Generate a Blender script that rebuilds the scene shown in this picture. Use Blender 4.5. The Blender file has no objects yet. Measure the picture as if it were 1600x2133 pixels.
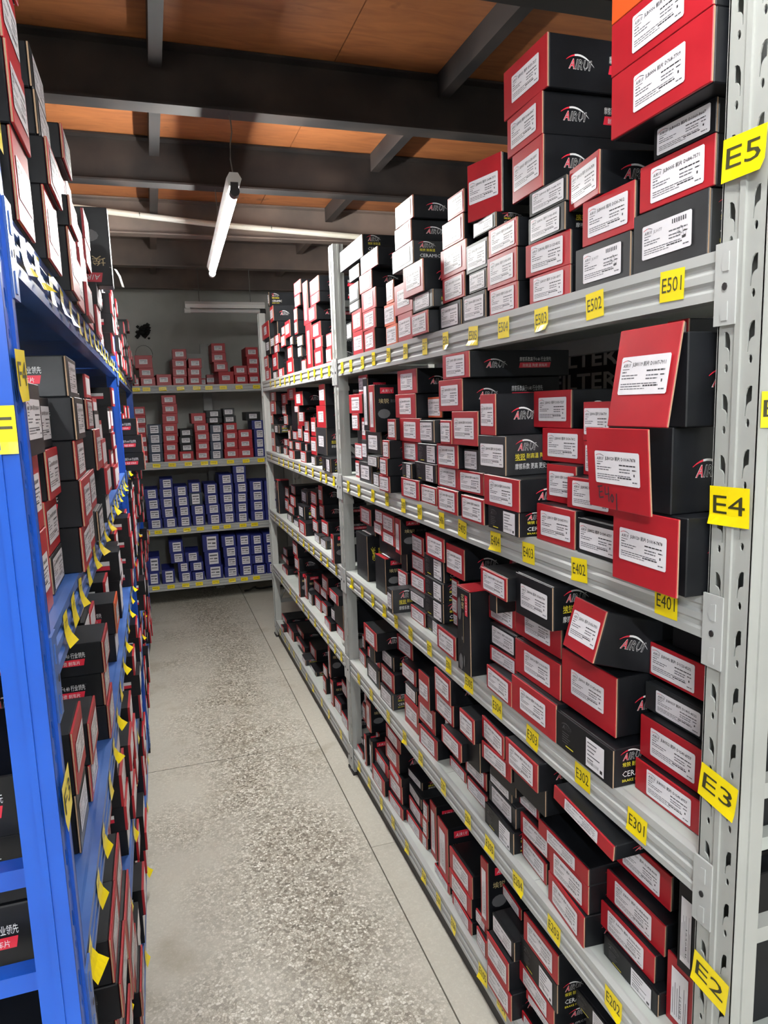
import bpy, bmesh, math, random
from mathutils import Vector, Matrix

S = bpy.context.scene
COL = S.collection
random.seed(7)
EYE = 1.59            # camera height above the floor (m)

# ------------------------------------------------------------------ camera
cd = bpy.data.cameras.new('camera')
cam = bpy.data.objects.new('camera', cd)
COL.objects.link(cam)
cd.sensor_fit = 'HORIZONTAL'
cd.sensor_width = 36.0
cd.lens = 36.0 * 1466.2 / 1600.0
cd.clip_start = 0.02
YAW, PITCH, ROLL = 0.31102581, 0.14959052, 0.03274254
fw = Vector((math.sin(YAW) * math.cos(PITCH), math.cos(YAW) * math.cos(PITCH), -math.sin(PITCH)))
rt = Vector((math.cos(YAW), -math.sin(YAW), 0.0))
dn = fw.cross(rt)
r2 = rt * math.cos(ROLL) + dn * math.sin(ROLL)
d2 = -rt * math.sin(ROLL) + dn * math.cos(ROLL)
m = Matrix((r2, -d2, -fw)).transposed().to_4x4()
m.translation = Vector((0, 0, EYE))
cam.matrix_world = m
S.camera = cam

# ------------------------------------------------------------------ world, exposure
w = bpy.data.worlds.new('world')
S.world = w
w.use_nodes = True
w.node_tree.nodes['Background'].inputs['Color'].default_value = (0.8, 0.85, 1.0, 1)
w.node_tree.nodes['Background'].inputs['Strength'].default_value = 0.02
S.view_settings.view_transform = 'Standard'
S.view_settings.look = 'None'
S.view_settings.exposure = 0.0
S.view_settings.gamma = 1.0
S.view_settings.use_curve_mapping = False
TUBE_POWER = 360.0     # emission of the fluorescent tubes
REAR_POWER = 900.0
FILL_POWER = 170.0

# ------------------------------------------------------------------ materials
def mat(name, col, rough=0.5, metal=0.0, coat=0.0, spec=0.5, emit=None):
    m = bpy.data.materials.new(name)
    m.use_nodes = True
    b = m.node_tree.nodes['Principled BSDF']
    b.inputs['Base Color'].default_value = (*col, 1)
    b.inputs['Roughness'].default_value = rough
    b.inputs['Metallic'].default_value = metal
    b.inputs['Coat Weight'].default_value = coat
    b.inputs['Coat Roughness'].default_value = 0.25
    b.inputs['Specular IOR Level'].default_value = spec
    if emit:
        b.inputs['Emission Color'].default_value = (*emit[0], 1)
        b.inputs['Emission Strength'].default_value = emit[1]
    return m

def N(m, t, **kw):
    n = m.node_tree.nodes.new(t)
    for k, v in kw.items():
        setattr(n, k, v)
    return n

def bsdf(m):
    return m.node_tree.nodes['Principled BSDF']

def vary(m, c1, c2, scale, rough=None, bump=0.0, detail=4.0, stretch=None, lo=0.35, hi=0.65):
    """noise mix of two colours of the thing itself, plus fine relief"""
    L = m.node_tree.links.new
    tc = N(m, 'ShaderNodeTexCoord')
    mp = N(m, 'ShaderNodeMapping')
    if stretch:
        mp.inputs['Scale'].default_value = stretch
    nz = N(m, 'ShaderNodeTexNoise')
    nz.inputs['Scale'].default_value = scale
    nz.inputs['Detail'].default_value = detail
    L(tc.outputs['Object'], mp.inputs['Vector'])
    L(mp.outputs['Vector'], nz.inputs['Vector'])
    rp = N(m, 'ShaderNodeValToRGB')
    rp.color_ramp.elements[0].position = lo
    rp.color_ramp.elements[1].position = hi
    rp.color_ramp.elements[0].color = (*c1, 1)
    rp.color_ramp.elements[1].color = (*c2, 1)
    L(nz.outputs['Fac'], rp.inputs['Fac'])
    L(rp.outputs['Color'], bsdf(m).inputs['Base Color'])
    if rough:
        mr = N(m, 'ShaderNodeMapRange')
        mr.inputs['To Min'].default_value = rough[0]
        mr.inputs['To Max'].default_value = rough[1]
        L(nz.outputs['Fac'], mr.inputs['Value'])
        L(mr.outputs['Result'], bsdf(m).inputs['Roughness'])
    if bump:
        bp = N(m, 'ShaderNodeBump')
        bp.inputs['Strength'].default_value = bump
        bp.inputs['Distance'].default_value = 0.004
        L(nz.outputs['Fac'], bp.inputs['Height'])
        L(bp.outputs['Normal'], bsdf(m).inputs['Normal'])
    return m

M = {}
M['black_card'] = vary(mat('black_card', (0.005, 0.0055, 0.007), 0.42, spec=.28), (0.004, 0.0045, 0.0058), (0.008, 0.009, 0.0115), 9, (0.32, 0.5), 0.12)
M['grey_card'] = vary(mat('grey_card', (0.03, 0.033, 0.036), 0.42, spec=.4), (0.015, 0.0165, 0.018), (0.026, 0.028, 0.031), 12, (0.35, 0.5), 0.1)
M['red_card'] = vary(mat('red_card', (0.45, 0.014, 0.022), 0.36), (0.33, 0.0075, 0.015), (0.395, 0.011, 0.019), 14, (0.36, 0.48), 0.08)
M['orange_card'] = mat('orange_card', (0.62, 0.085, 0.015), 0.4)
M['blue_card'] = vary(mat('blue_card', (0.012, 0.02, 0.16), 0.4), (0.010, 0.016, 0.14), (0.016, 0.025, 0.2), 10, (0.35, 0.5))
M['navy_card'] = vary(mat('navy_card', (0.02, 0.035, 0.07), 0.35), (0.016, 0.03, 0.06), (0.03, 0.05, 0.09), 10, (0.3, 0.45))
M['cardboard'] = mat('cardboard', (0.36, 0.24, 0.15), 0.8)
M['label_paper'] = vary(mat('label_paper', (0.72, 0.70, 0.74), 0.36), (0.70, 0.68, 0.72), (0.76, 0.74, 0.77), 30, (0.27, 0.36), 0.25)
M['print_black'] = mat('print_black', (0.03, 0.03, 0.035), 0.4)
M['print_grey'] = mat('print_grey', (0.10, 0.10, 0.115), 0.5)
M['print_red'] = mat('print_red', (0.62, 0.02, 0.045), 0.4)
M['print_white'] = mat('print_white', (0.72, 0.72, 0.72), 0.4)
M['print_yellow'] = mat('print_yellow', (0.72, 0.62, 0.04), 0.4)
M['print_gold'] = mat('print_gold', (0.50, 0.40, 0.20), 0.4)
M['print_pale'] = mat('print_pale', (0.30, 0.30, 0.29), 0.5)
M['print_dim'] = mat('print_dim', (0.11, 0.11, 0.115), 0.5)
M['tag_yellow'] = mat('tag_yellow', (0.90, 0.71, 0.004), 0.32, coat=0.2)
M['tag_ink'] = mat('tag_ink', (0.035, 0.035, 0.01), 0.5)
M['rack_grey'] = vary(mat('rack_grey', (0.36, 0.37, 0.35), 0.45, 0.0), (0.33, 0.34, 0.32), (0.38, 0.39, 0.37), 6, (0.32, 0.48), 0.05)
M['beam_grey'] = vary(mat('beam_grey', (0.42, 0.43, 0.42), 0.45), (0.36, 0.37, 0.365), (0.46, 0.47, 0.455), 5, (0.36, 0.52), 0.05, stretch=(1, .15, 1))
M['deck_grey'] = vary(mat('deck_grey', (0.44, 0.47, 0.44), 0.4, 0.0), (0.40, 0.43, 0.40), (0.50, 0.53, 0.50), 5, (0.35, 0.5))
M['rack_blue'] = vary(mat('rack_blue', (0.005, 0.075, 0.45), 0.33), (0.004, 0.066, 0.41), (0.006, 0.088, 0.50), 4, (0.26, 0.42), 0.04)
M['beam_blue'] = vary(mat('beam_blue', (0.03, 0.10, 0.36), 0.33), (0.03, 0.085, 0.30), (0.06, 0.15, 0.44), 7, (0.26, 0.42), 0.05)
M['foot_black'] = mat('foot_black', (0.015, 0.013, 0.014), 0.6)
M['steel_dark'] = vary(mat('steel_dark', (0.03, 0.025, 0.024), 0.55), (0.009, 0.008, 0.0085), (0.05, 0.036, 0.03), 5, (0.45, 0.7), 0.2, lo=.4, hi=.85)
M['steel_brown_lit'] = vary(mat('steel_brown_lit', (0.14, 0.11, 0.095), 0.55), (0.11, 0.088, 0.078), (0.19, 0.14, 0.115), 4, (0.45, 0.7), 0.2)  # brown primer, lightened: tube light on the far steel put into the colour
M['pvc'] = vary(mat('pvc', (0.72, 0.70, 0.62), 0.4), (0.62, 0.58, 0.47), (0.76, 0.75, 0.70), 3, stretch=(1, 1, 1))
M['wall_paint'] = vary(mat('wall_paint', (0.52, 0.52, 0.49), 0.8), (0.42, 0.43, 0.40), (0.58, 0.58, 0.55), 2.2, bump=0.1, lo=.3, hi=.6)
M['tube_white'] = mat('tube_white', (1, 1, 1), 0.4, emit=((1.0, 1.0, 0.96), TUBE_POWER))
M['tube_fill'] = mat('tube_fill', (1, 1, 1), 0.4, emit=((1.0, 1.0, 0.98), FILL_POWER))
M['tube_rear'] = mat('tube_rear', (1, 1, 1), 0.4, emit=((0.95, 0.98, 1.0), REAR_POWER))
M['fitting_white'] = mat('fitting_white', (0.6, 0.6, 0.58), 0.4)
M['tube_off'] = mat('tube_off', (0.5, 0.5, 0.5), 0.3)
M['rubber'] = mat('rubber', (0.012, 0.012, 0.012), 0.6)
M['wire'] = mat('wire', (0.12, 0.12, 0.11), 0.5)
M['strap_white'] = mat('strap_white', (0.75, 0.75, 0.72), 0.35)

def plywood(name):
    m = mat(name, (0.4, 0.16, 0.05), 0.5)
    L = m.node_tree.links.new
    tc = N(m, 'ShaderNodeTexCoord')
    mp = N(m, 'ShaderNodeMapping')
    mp.inputs['Scale'].default_value = (1.0, 5.0, 1.0)
    L(tc.outputs['Object'], mp.inputs['Vector'])
    n1 = N(m, 'ShaderNodeTexNoise'); n1.inputs['Scale'].default_value = 5; n1.inputs['Detail'].default_value = 6; n1.inputs['Distortion'].default_value = 1.2
    L(mp.outputs['Vector'], n1.inputs['Vector'])
    r1 = N(m, 'ShaderNodeValToRGB')
    r1.color_ramp.elements[0].position = .3; r1.color_ramp.elements[0].color = (0.24, 0.078, 0.026, 1)
    r1.color_ramp.elements[1].position = .7; r1.color_ramp.elements[1].color = (0.37, 0.135, 0.044, 1)
    L(n1.outputs['Fac'], r1.inputs['Fac'])
    n2 = N(m, 'ShaderNodeTexNoise'); n2.inputs['Scale'].default_value = 6.5; n2.inputs['Detail'].default_value = 3
    L(tc.outputs['Object'], n2.inputs['Vector'])
    r2 = N(m, 'ShaderNodeValToRGB')
    r2.color_ramp.elements[0].position = .66; r2.color_ramp.elements[0].color = (1, 1, 1, 1)
    r2.color_ramp.elements[1].position = .76; r2.color_ramp.elements[1].color = (0.25, 0.2, 0.17, 1)
    L(n2.outputs['Fac'], r2.inputs['Fac'])
    mx = N(m, 'ShaderNodeMix', data_type='RGBA', blend_type='MULTIPLY')
    mx.inputs['Factor'].default_value = 1.0
    L(r1.outputs['Color'], mx.inputs['A']); L(r2.outputs['Color'], mx.inputs['B'])
    L(mx.outputs['Result'], bsdf(m).inputs['Base Color'])
    return m
M['plywood'] = plywood('plywood')

def terrazzo(name, strength):
    """ground stone chips in cement; walked-on middle shows the chips more"""
    m = mat(name, (0.4, 0.38, 0.33), 0.55)
    L = m.node_tree.links.new
    tc = N(m, 'ShaderNodeTexCoord')
    v = N(m, 'ShaderNodeTexVoronoi'); v.inputs['Scale'].default_value = 120.0
    L(tc.outputs['Object'], v.inputs['Vector'])
    sp = N(m, 'ShaderNodeSeparateColor')
    L(v.outputs['Color'], sp.inputs['Color'])
    chip = N(m, 'ShaderNodeValToRGB')
    cr = chip.color_ramp
    cr.elements[0].position = 0.0; cr.elements[0].color = (0.13, 0.11, 0.085, 1)
    cr.elements[1].position = 1.0; cr.elements[1].color = (0.86, 0.84, 0.78, 1)
    for p, c in ((0.2, (0.30, 0.265, 0.215, 1)), (0.55, (0.50, 0.475, 0.41, 1)), (0.8, (0.66, 0.63, 0.56, 1))):
        e = cr.elements.new(p); e.color = c
    L(sp.outputs['Red'], chip.inputs['Fac'])
    v2 = N(m, 'ShaderNodeTexVoronoi', feature='DISTANCE_TO_EDGE'); v2.inputs['Scale'].default_value = 120.0
    L(tc.outputs['Object'], v2.inputs['Vector'])
    gr = N(m, 'ShaderNodeValToRGB')
    gr.color_ramp.elements[0].position = 0.02; gr.color_ramp.elements[0].color = (0.52, 0.48, 0.41, 1)
    gr.color_ramp.elements[1].position = 0.16; gr.color_ramp.elements[1].color = (1, 1, 1, 1)
    L(v2.outputs['Distance'], gr.inputs['Fac'])
    mul = N(m, 'ShaderNodeMix', data_type='RGBA', blend_type='MULTIPLY'); mul.inputs['Factor'].default_value = 1
    L(chip.outputs['Color'], mul.inputs['A']); L(gr.outputs['Color'], mul.inputs['B'])
    # cement skin left over at the edges
    n = N(m, 'ShaderNodeTexNoise'); n.inputs['Scale'].default_value = 3.2; n.inputs['Detail'].default_value = 5
    L(tc.outputs['Object'], n.inputs['Vector'])
    sx = N(m, 'ShaderNodeSeparateXYZ'); L(tc.outputs['Object'], sx.inputs['Vector'])
    d = N(m, 'ShaderNodeMath', operation='SUBTRACT'); d.inputs[1].default_value = 0.32; L(sx.outputs['X'], d.inputs[0])
    a = N(m, 'ShaderNodeMath', operation='ABSOLUTE'); L(d.outputs[0], a.inputs[0])
    ad = N(m, 'ShaderNodeMath', operation='MULTIPLY_ADD'); ad.inputs[1].default_value = 0.9
    L(n.outputs['Fac'], ad.inputs[0]); L(a.outputs[0], ad.inputs[2])
    mr = N(m, 'ShaderNodeMapRange'); mr.inputs['From Min'].default_value = 0.45; mr.inputs['From Max'].default_value = 0.85
    mr.inputs['To Min'].default_value = strength; mr.inputs['To Max'].default_value = 0.08
    L(ad.outputs[0], mr.inputs['Value'])
    n3 = N(m, 'ShaderNodeTexNoise'); n3.inputs['Scale'].default_value = 1.7; n3.inputs['Detail'].default_value = 8
    L(tc.outputs['Object'], n3.inputs['Vector'])
    cem = N(m, 'ShaderNodeValToRGB')
    cem.color_ramp.elements[0].position = .3; cem.color_ramp.elements[0].color = (0.45, 0.425, 0.365, 1)
    cem.color_ramp.elements[1].position = .7; cem.color_ramp.elements[1].color = (0.55, 0.525, 0.455, 1)
    L(n3.outputs['Fac'], cem.inputs['Fac'])
    mix = N(m, 'ShaderNodeMix', data_type='RGBA')
    L(mr.outputs['Result'], mix.inputs['Factor']); L(cem.outputs['Color'], mix.inputs['A']); L(mul.outputs['Result'], mix.inputs['B'])
    # a few dark scuffs
    n4 = N(m, 'ShaderNodeTexNoise'); n4.inputs['Scale'].default_value = 4.3; n4.inputs['Detail'].default_value = 6
    L(tc.outputs['Object'], n4.inputs['Vector'])
    sc = N(m, 'ShaderNodeValToRGB')
    sc.color_ramp.elements[0].position = .28; sc.color_ramp.elements[0].color = (0.80, 0.77, 0.72, 1)
    sc.color_ramp.elements[1].position = .42; sc.color_ramp.elements[1].color = (1, 1, 1, 1)
    L(n4.outputs['Fac'], sc.inputs['Fac'])
    m2 = N(m, 'ShaderNodeMix', data_type='RGBA', blend_type='MULTIPLY'); m2.inputs['Factor'].default_value = 1
    L(mix.outputs['Result'], m2.inputs['A']); L(sc.outputs['Color'], m2.inputs['B'])
    L(m2.outputs['Result'], bsdf(m).inputs['Base Color'])
    bp = N(m, 'ShaderNodeBump'); bp.inputs['Strength'].default_value = 0.15; bp.inputs['Distance'].default_value = 0.002
    L(v2.outputs['Distance'], bp.inputs['Height']); L(bp.outputs['Normal'], bsdf(m).inputs['Normal'])
    return m
M['terrazzo'] = terrazzo('terrazzo', 0.95)
M['terrazzo_plain'] = terrazzo('terrazzo_plain', 0.2)
M['joint'] = mat('joint', (0.09, 0.08, 0.065), 0.9)

# ------------------------------------------------------------------ helpers
def mesh_from(name, verts, faces, mats, fmat=None):
    me = bpy.data.meshes.new(name)
    me.from_pydata(verts, [], faces)
    for k in mats:
        me.materials.append(M[k])
    if fmat:
        me.polygons.foreach_set('material_index', fmat)
    me.update()
    return me

def link(name, me, parent=None, loc=(0, 0, 0), rot=(0, 0, 0), scale=(1, 1, 1)):
    o = bpy.data.objects.new(name, me)
    COL.objects.link(o)
    o.parent = parent
    o.location = loc
    o.rotation_euler = rot
    o.scale = scale
    return o

def tag(o, label, cat, group=None):
    o['label'] = label
    o['category'] = cat
    if group:
        o['group'] = group
    return o

def empty(name, loc=(0, 0, 0)):
    o = bpy.data.objects.new(name, None)
    COL.objects.link(o)
    o.location = loc
    o.empty_display_size = 0.05
    return o

class MB:
    """collects boxes, quads and prisms into one mesh"""
    def __init__(s):
        s.v = []; s.f = []; s.m = []
    def add(s, v, f, mi=0):
        n = len(s.v)
        s.v += [tuple(p) for p in v]
        s.f += [tuple(i + n for i in q) for q in f]
        s.m += [mi] * len(f)
    def box(s, x0, x1, y0, y1, z0, z1, mi=0):
        v = [(x0, y0, z0), (x1, y0, z0), (x1, y1, z0), (x0, y1, z0), (x0, y0, z1), (x1, y0, z1), (x1, y1, z1), (x0, y1, z1)]
        s.add(v, [(0, 3, 2, 1), (4, 5, 6, 7), (0, 1, 5, 4), (1, 2, 6, 5), (2, 3, 7, 6), (3, 0, 4, 7)], mi)
    def prism_y(s, prof, y0, y1, mi=0):
        """profile of (x,z) points, counter-clockwise seen from -y, swept along y"""
        n = len(prof)
        v = [(x, y0, z) for x, z in prof] + [(x, y1, z) for x, z in prof]
        f = [tuple(range(n)), tuple(range(2 * n - 1, n - 1, -1))]
        for i in range(n):
            j = (i + 1) % n
            f.append((j, i, i + n, j + n))
        s.add(v, f, mi)
    def prism_x(s, prof, x0, x1, mi=0):
        n = len(prof)
        v = [(x0, y, z) for y, z in prof] + [(x1, y, z) for y, z in prof]
        f = [tuple(range(n - 1, -1, -1)), tuple(range(n, 2 * n))]
        for i in range(n):
            j = (i + 1) % n
            f.append((i, j, j + n, i + n))
        s.add(v, f, mi)
    def quad(s, pts, mi=0):
        s.add(pts, [tuple(range(len(pts)))], mi)
    def mesh(s, name, mats):
        return mesh_from(name, s.v, s.f, mats, s.m)
    def build(s, name, mats, parent=None, **kw):
        return link(name, s.mesh(name, mats), parent, **kw)

def bevel(me, w, seg=1):
    bm = bmesh.new(); bm.from_mesh(me)
    bmesh.ops.bevel(bm, geom=bm.edges[:], offset=w, segments=seg, affect='EDGES', profile=0.6)
    bm.to_mesh(me); bm.free()
    return me

_tx = {}
def text_geo(s, size=1.0, shear=0.0, offset=0.0, res=1):
    """glyph outlines as (verts, faces) in the x-y plane, start at x=0, baseline y=0; returns also the width"""
    key = (s, size, shear, offset, res)
    if key in _tx:
        return _tx[key]
    c = bpy.data.curves.new('glyphs', 'FONT')
    c.body = s; c.size = size; c.shear = shear; c.offset = offset
    c.resolution_u = res
    if s == 'AIRUI':
        c.space_character = 1.12
    c.fill_mode = 'FRONT'
    o = bpy.data.objects.new('glyphs', c)
    me = o.to_mesh()
    v = [tuple(p.co) for p in me.vertices]
    f = [tuple(p.vertices) for p in me.polygons]
    o.to_mesh_clear()
    bpy.data.objects.remove(o); bpy.data.curves.remove(c)
    x0 = min((p[0] for p in v), default=0); x1 = max((p[0] for p in v), default=0)
    _tx[key] = (v, f, x0, x1)
    return _tx[key]

class PL(MB):
    """printing on a plane: (u, v) on the surface, h above it"""
    def text(s, t, u, v, size, mi, width=None, shear=0.0, h=0.0, offset=0.0, res=1, rot=0):
        V, F, a, b = text_geo(t, 1.0, shear, offset, res)
        k = size
        kx = k if not width else width / max(b - a, 1e-6)
        if rot == 0:
            s.add([(u + (p[0] - a) * kx, v + p[1] * k, h) for p in V], F, mi)
        elif rot == 90:
            s.add([(u - p[1] * k, v + (p[0] - a) * kx, h) for p in V], F, mi)
        else:
            s.add([(u - (p[0] - a) * kx, v - p[1] * k, h) for p in V], F, mi)
        return (b - a) * kx
    def rect(s, u0, v0, u1, v1, mi, h=0.0):
        s.quad([(u0, v0, h), (u1, v0, h), (u1, v1, h), (u0, v1, h)], mi)
    def on_front(s, name, mats):     # u -> +x, v -> +z, h -> -y
        return mesh_from(name, [(p[0], -p[2], p[1]) for p in s.v], s.f, mats, s.m)
    def on_side(s, name, mats):      # u -> +y, v -> +z, h -> +x
        return mesh_from(name, [(p[2], p[0], p[1]) for p in s.v], s.f, mats, s.m)

def logo(p, u, v, hgt, wid, wm, rm, km, h):
    """slanted maker's word mark: white-edged letters under a long swoosh, first letter red"""
    p.text('AIRUI', u, v, hgt, wm, wid, .35, h, 0.034)
    V, F, a, b = text_geo('AIRUI', 1.0, .35, 0.034, 1)
    kx = wid / (b - a)
    V2, F2, a2, b2 = text_geo('AIRUI', 1.0, .35, 0.006, 1)
    x0 = (a2 - a) * kx
    xs = u + x0
    first = text_geo('A', 1.0, .35, 0.006, 1)
    p.add([(xs + (q[0] - a2) * kx, v + q[1] * hgt, h + .0002) for q in V2], F2, km)
    p.add([(xs + (q[0] - first[2]) * kx, v + q[1] * hgt, h + .0003) for q in first[0]], first[1], rm)
    n = 10
    up = []; lo = []
    for i in range(n + 1):
        t = i / n
        x = u - .10 * wid + 1.2 * wid * t
        y = v + hgt * (.05 + 1.0 * math.sin(math.pi * min(1, .12 + t * .80)) ** .6) - hgt * .25 * t
        th = hgt * .13 * math.sin(math.pi * (0.06 + .92 * t)) + hgt * .02
        up.append((x, y + th, h)); lo.append((x, y, h))
    for i in range(n):
        p.quad([lo[i], lo[i + 1], up[i + 1], up[i]], rm if i < 3 else wm)

# ================================================================== lamps (each lamp is a thing of its own)
def tube_lamp(loc, rotz, length, mat_tube, label, tilt=0.0, hood=False):
    """hanging batten: housing, tube, two sockets; origin at the near end, runs along +y"""
    t = empty('fluorescent_lamp', loc)
    t.rotation_euler = (tilt, 0, rotz)
    tag(t, label, 'lamp')
    hb = MB()
    hb.prism_y([(-.017, .018), (.017, .018), (.026, .042), (.014, .062), (-.014, .062), (-.026, .042)], 0, length)
    hb.build('housing', ['fitting_white'], t)
    if hood:                                   # folded reflector wings
        rb_ = MB()
        rb_.prism_y([(-.10, -.018), (-.098, -.020), (-.018, .022), (.018, .022), (.098, -.020), (.10, -.018), (.02, .026), (-.02, .026)], 0, length)
        rb_.build('reflector', ['fitting_white'], t)
        for yy in (.15, length - .15):
            tube_path('hanging_wire', [(0, yy, .06), (0, yy, CEILH)], .002, 'wire', t)
    tb = MB(); n = 16; r = .0135
    rg = [(r * math.cos(2 * math.pi * i / n), r * math.sin(2 * math.pi * i / n)) for i in range(n)]
    tb.prism_y(rg, .035, length - .035)
    o = tb.build('tube', [mat_tube], t)
    for y0, y1 in ((-.006, .036), (length - .036, length + .006)):
        s = MB()
        s.prism_y([(.017 * math.cos(2 * math.pi * i / 14), .017 * math.sin(2 * math.pi * i / 14)) for i in range(14)], y0, y1)
        s.box(-.013, .013, y0 + .004, y1 - .012, .01, .03)
        s.build('socket', ['rubber' if y0 < .1 else 'fitting_white'], t)
    return t

def tube_path(name, pts, r, matname, parent=None, n=8):
    """round bar along a list of points"""
    mb = MB()
    P = [Vector(p) for p in pts]
    rings = []
    for i, p in enumerate(P):
        d = (P[min(i + 1, len(P) - 1)] - P[max(i - 1, 0)]).normalized()
        a = d.cross(Vector((0, 0, 1)))
        if a.length < 1e-3:
            a = d.cross(Vector((1, 0, 0)))
        a.normalize(); b = d.cross(a)
        rings.append([tuple(p + (a * math.cos(2 * math.pi * k / n) + b * math.sin(2 * math.pi * k / n)) * r) for k in range(n)])
    v = [q for rg in rings for q in rg]
    f = []
    for i in range(len(P) - 1):
        for k in range(n):
            j = (k + 1) % n
            f.append((i * n + k, i * n + j, (i + 1) * n + j, (i + 1) * n + k))
    f.append(tuple(range(n - 1, -1, -1))); f.append(tuple(range((len(P) - 1) * n, len(P) * n)))
    mb.add(v, f)
    return mb.build(name, [matname], parent)

CEILH = .26
lamp = tube_lamp((.327, 2.565, EYE + .74), -.029, 1.52, 'tube_white', 'lit fluorescent tube in a hanging batten above the aisle')
tube_path('hanging_wire', [(0, .02, .058), (-.006, .022, .11), (-.003, .024, .16), (.005, .03, .20), (.004, .035, .235), (0, .045, .262)], .0022, 'wire', lamp)
tube_path('hanging_wire', [(0, .88, .058), (.003, .885, .16), (0, .89, .262)], .0018, 'wire', lamp)
tube_lamp((-.55, -1.95, EYE + .93), 0, 1.2, 'tube_rear', 'lit fluorescent batten near the entrance, in line with the blue rack', hood=True)
tube_lamp((.45, -3.3, EYE + .93), 0, 1.2, 'tube_rear', 'lit fluorescent batten farthest behind the aisle entrance', hood=True)
tube_lamp((.35, -.35, EYE + .93), 0, 1.2, 'tube_fill', 'added fluorescent batten hanging unseen just before the aisle', hood=True)  # added out of view overhead to light the middle of the racks
dark = tube_lamp((.84, 5.30, EYE + .71), math.pi / 2, .56, 'tube_off', 'unlit short fluorescent batten under the far roof beams')
for yy in (.1, .46):
    tube_path('hanging_wire', [(0, yy, .06), (0, yy, .295)], .002, 'wire', dark)

# ================================================================== setting
CEIL = EYE + 1.185
fl = MB(); fl.box(-1.7, 2.6, -6, 6.6, -.12, -.012)
floor = fl.build('floor', ['joint']); floor['kind'] = 'structure'
def slab(x0, x1, y0, y1, m_):
    mb = MB(); mb.box(x0, x1, y0, y1, -.06, 0)
    o = mb.build('slab', [m_], floor)
g = .0022
for y0, y1 in ((-6, -3.0), (-3.0, -1.0), (-1.0, 1.05), (1.05, 3.14), (3.14, 5.05), (5.05, 6.6)):
    slab(-1.7, .638 - g, y0 + g, y1 - g, 'terrazzo')
for y0, y1 in ((-6, -1.6), (-1.6, .4), (.4, 2.27), (2.27, 4.15), (4.15, 6.6)):
    slab(.638 + g, 2.6, y0 + g * .6, y1 - g * .6, 'terrazzo_plain')

def wall(name, x0, x1, y0, y1):
    mb = MB(); mb.box(x0, x1, y0, y1, 0, CEIL + .1)
    o = mb.build(name, ['wall_paint']); o['kind'] = 'structure'
wall('wall_back', -1.7, 2.6, 6.6, 6.7)
wall('wall_left', -1.8, -1.7, -6, 6.7)
wall('wall_right', 2.6, 2.7, -6, 6.7)
wall('wall_front', -1.8, 2.7, -6.1, -6.0)

cb = MB(); cb.box(-1.7, 2.6, -6, 6.6, CEIL + .03, CEIL + .06)
ceil = cb.build('ceiling', ['steel_dark']); ceil['kind'] = 'structure'
BEAMS = [-5.8, -4.85, -3.9, -2.95, -2.0, -1.05, -.1, .82, 1.72, 2.61, 3.45, 4.39, 5.30, 6.2]
xs = [-1.7, -.52, .70, 1.92, 2.6]
for i in range(len(BEAMS) - 1):
    for j in range(4):
        p = MB(); p.box(xs[j] + .002, xs[j + 1] - .002, BEAMS[i] + .002, BEAMS[i + 1] - .002, CEIL + .008, CEIL + .026)
        p.build('plywood_panel', ['plywood'], ceil)
for y in BEAMS:
    b = MB()
    zb = EYE + 1.0; zt = CEIL + .006
    b.prism_x([(y - .04, zb), (y + .04, zb), (y + .04, zb + .008), (y + .004, zb + .011), (y + .004, zt - .011), (y + .04, zt - .008), (y + .04, zt),
               (y - .04, zt), (y - .04, zt - .008), (y - .004, zt - .011), (y - .004, zb + .011), (y - .04, zb + .008)], -1.7, 2.6)
    b.build('steel_beam', ['steel_brown_lit' if y > 4 else 'steel_dark'], ceil)  # far beams carry the lamp's light in their colour
for x in (-.93, .075, 1.085, 2.1):
    for i in range(len(BEAMS) - 1):
        b = MB()
        y0, y1 = BEAMS[i] + .041, BEAMS[i + 1] - .041
        b.box(x, x + .006, y0, y1, CEIL - .075, CEIL + .006)
        b.box(x + .006, x + .042, y0, y1, CEIL - .075, CEIL - .069)
        b.build('joist', ['steel_brown_lit' if i > 10 else 'steel_dark'], ceil)

p = tube_path('conduit_pipe', [(-1.0, 4.325, EYE + 1.135), (-.3, 4.325, EYE + 1.115), (.1, 4.325, EYE + 1.085), (.43, 4.325, EYE + 1.062), (.8, 4.325, EYE + 1.046), (1.5, 4.325, EYE + 1.018), (2.3, 4.325, EYE + 1.006)], .0165, 'pvc', n=12)
tag(p, 'white plastic conduit pipe running across under a roof beam', 'pipe')
for x, z in ((.02, 1.092), (.75, 1.049)):
    c = tube_path('pipe_clip', [(x, 4.325 + .02 * math.cos(a), EYE + z + .02 * math.sin(a)) for a in [i * .5 - .4 for i in range(9)]], .0025, 'wire', p)

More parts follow.
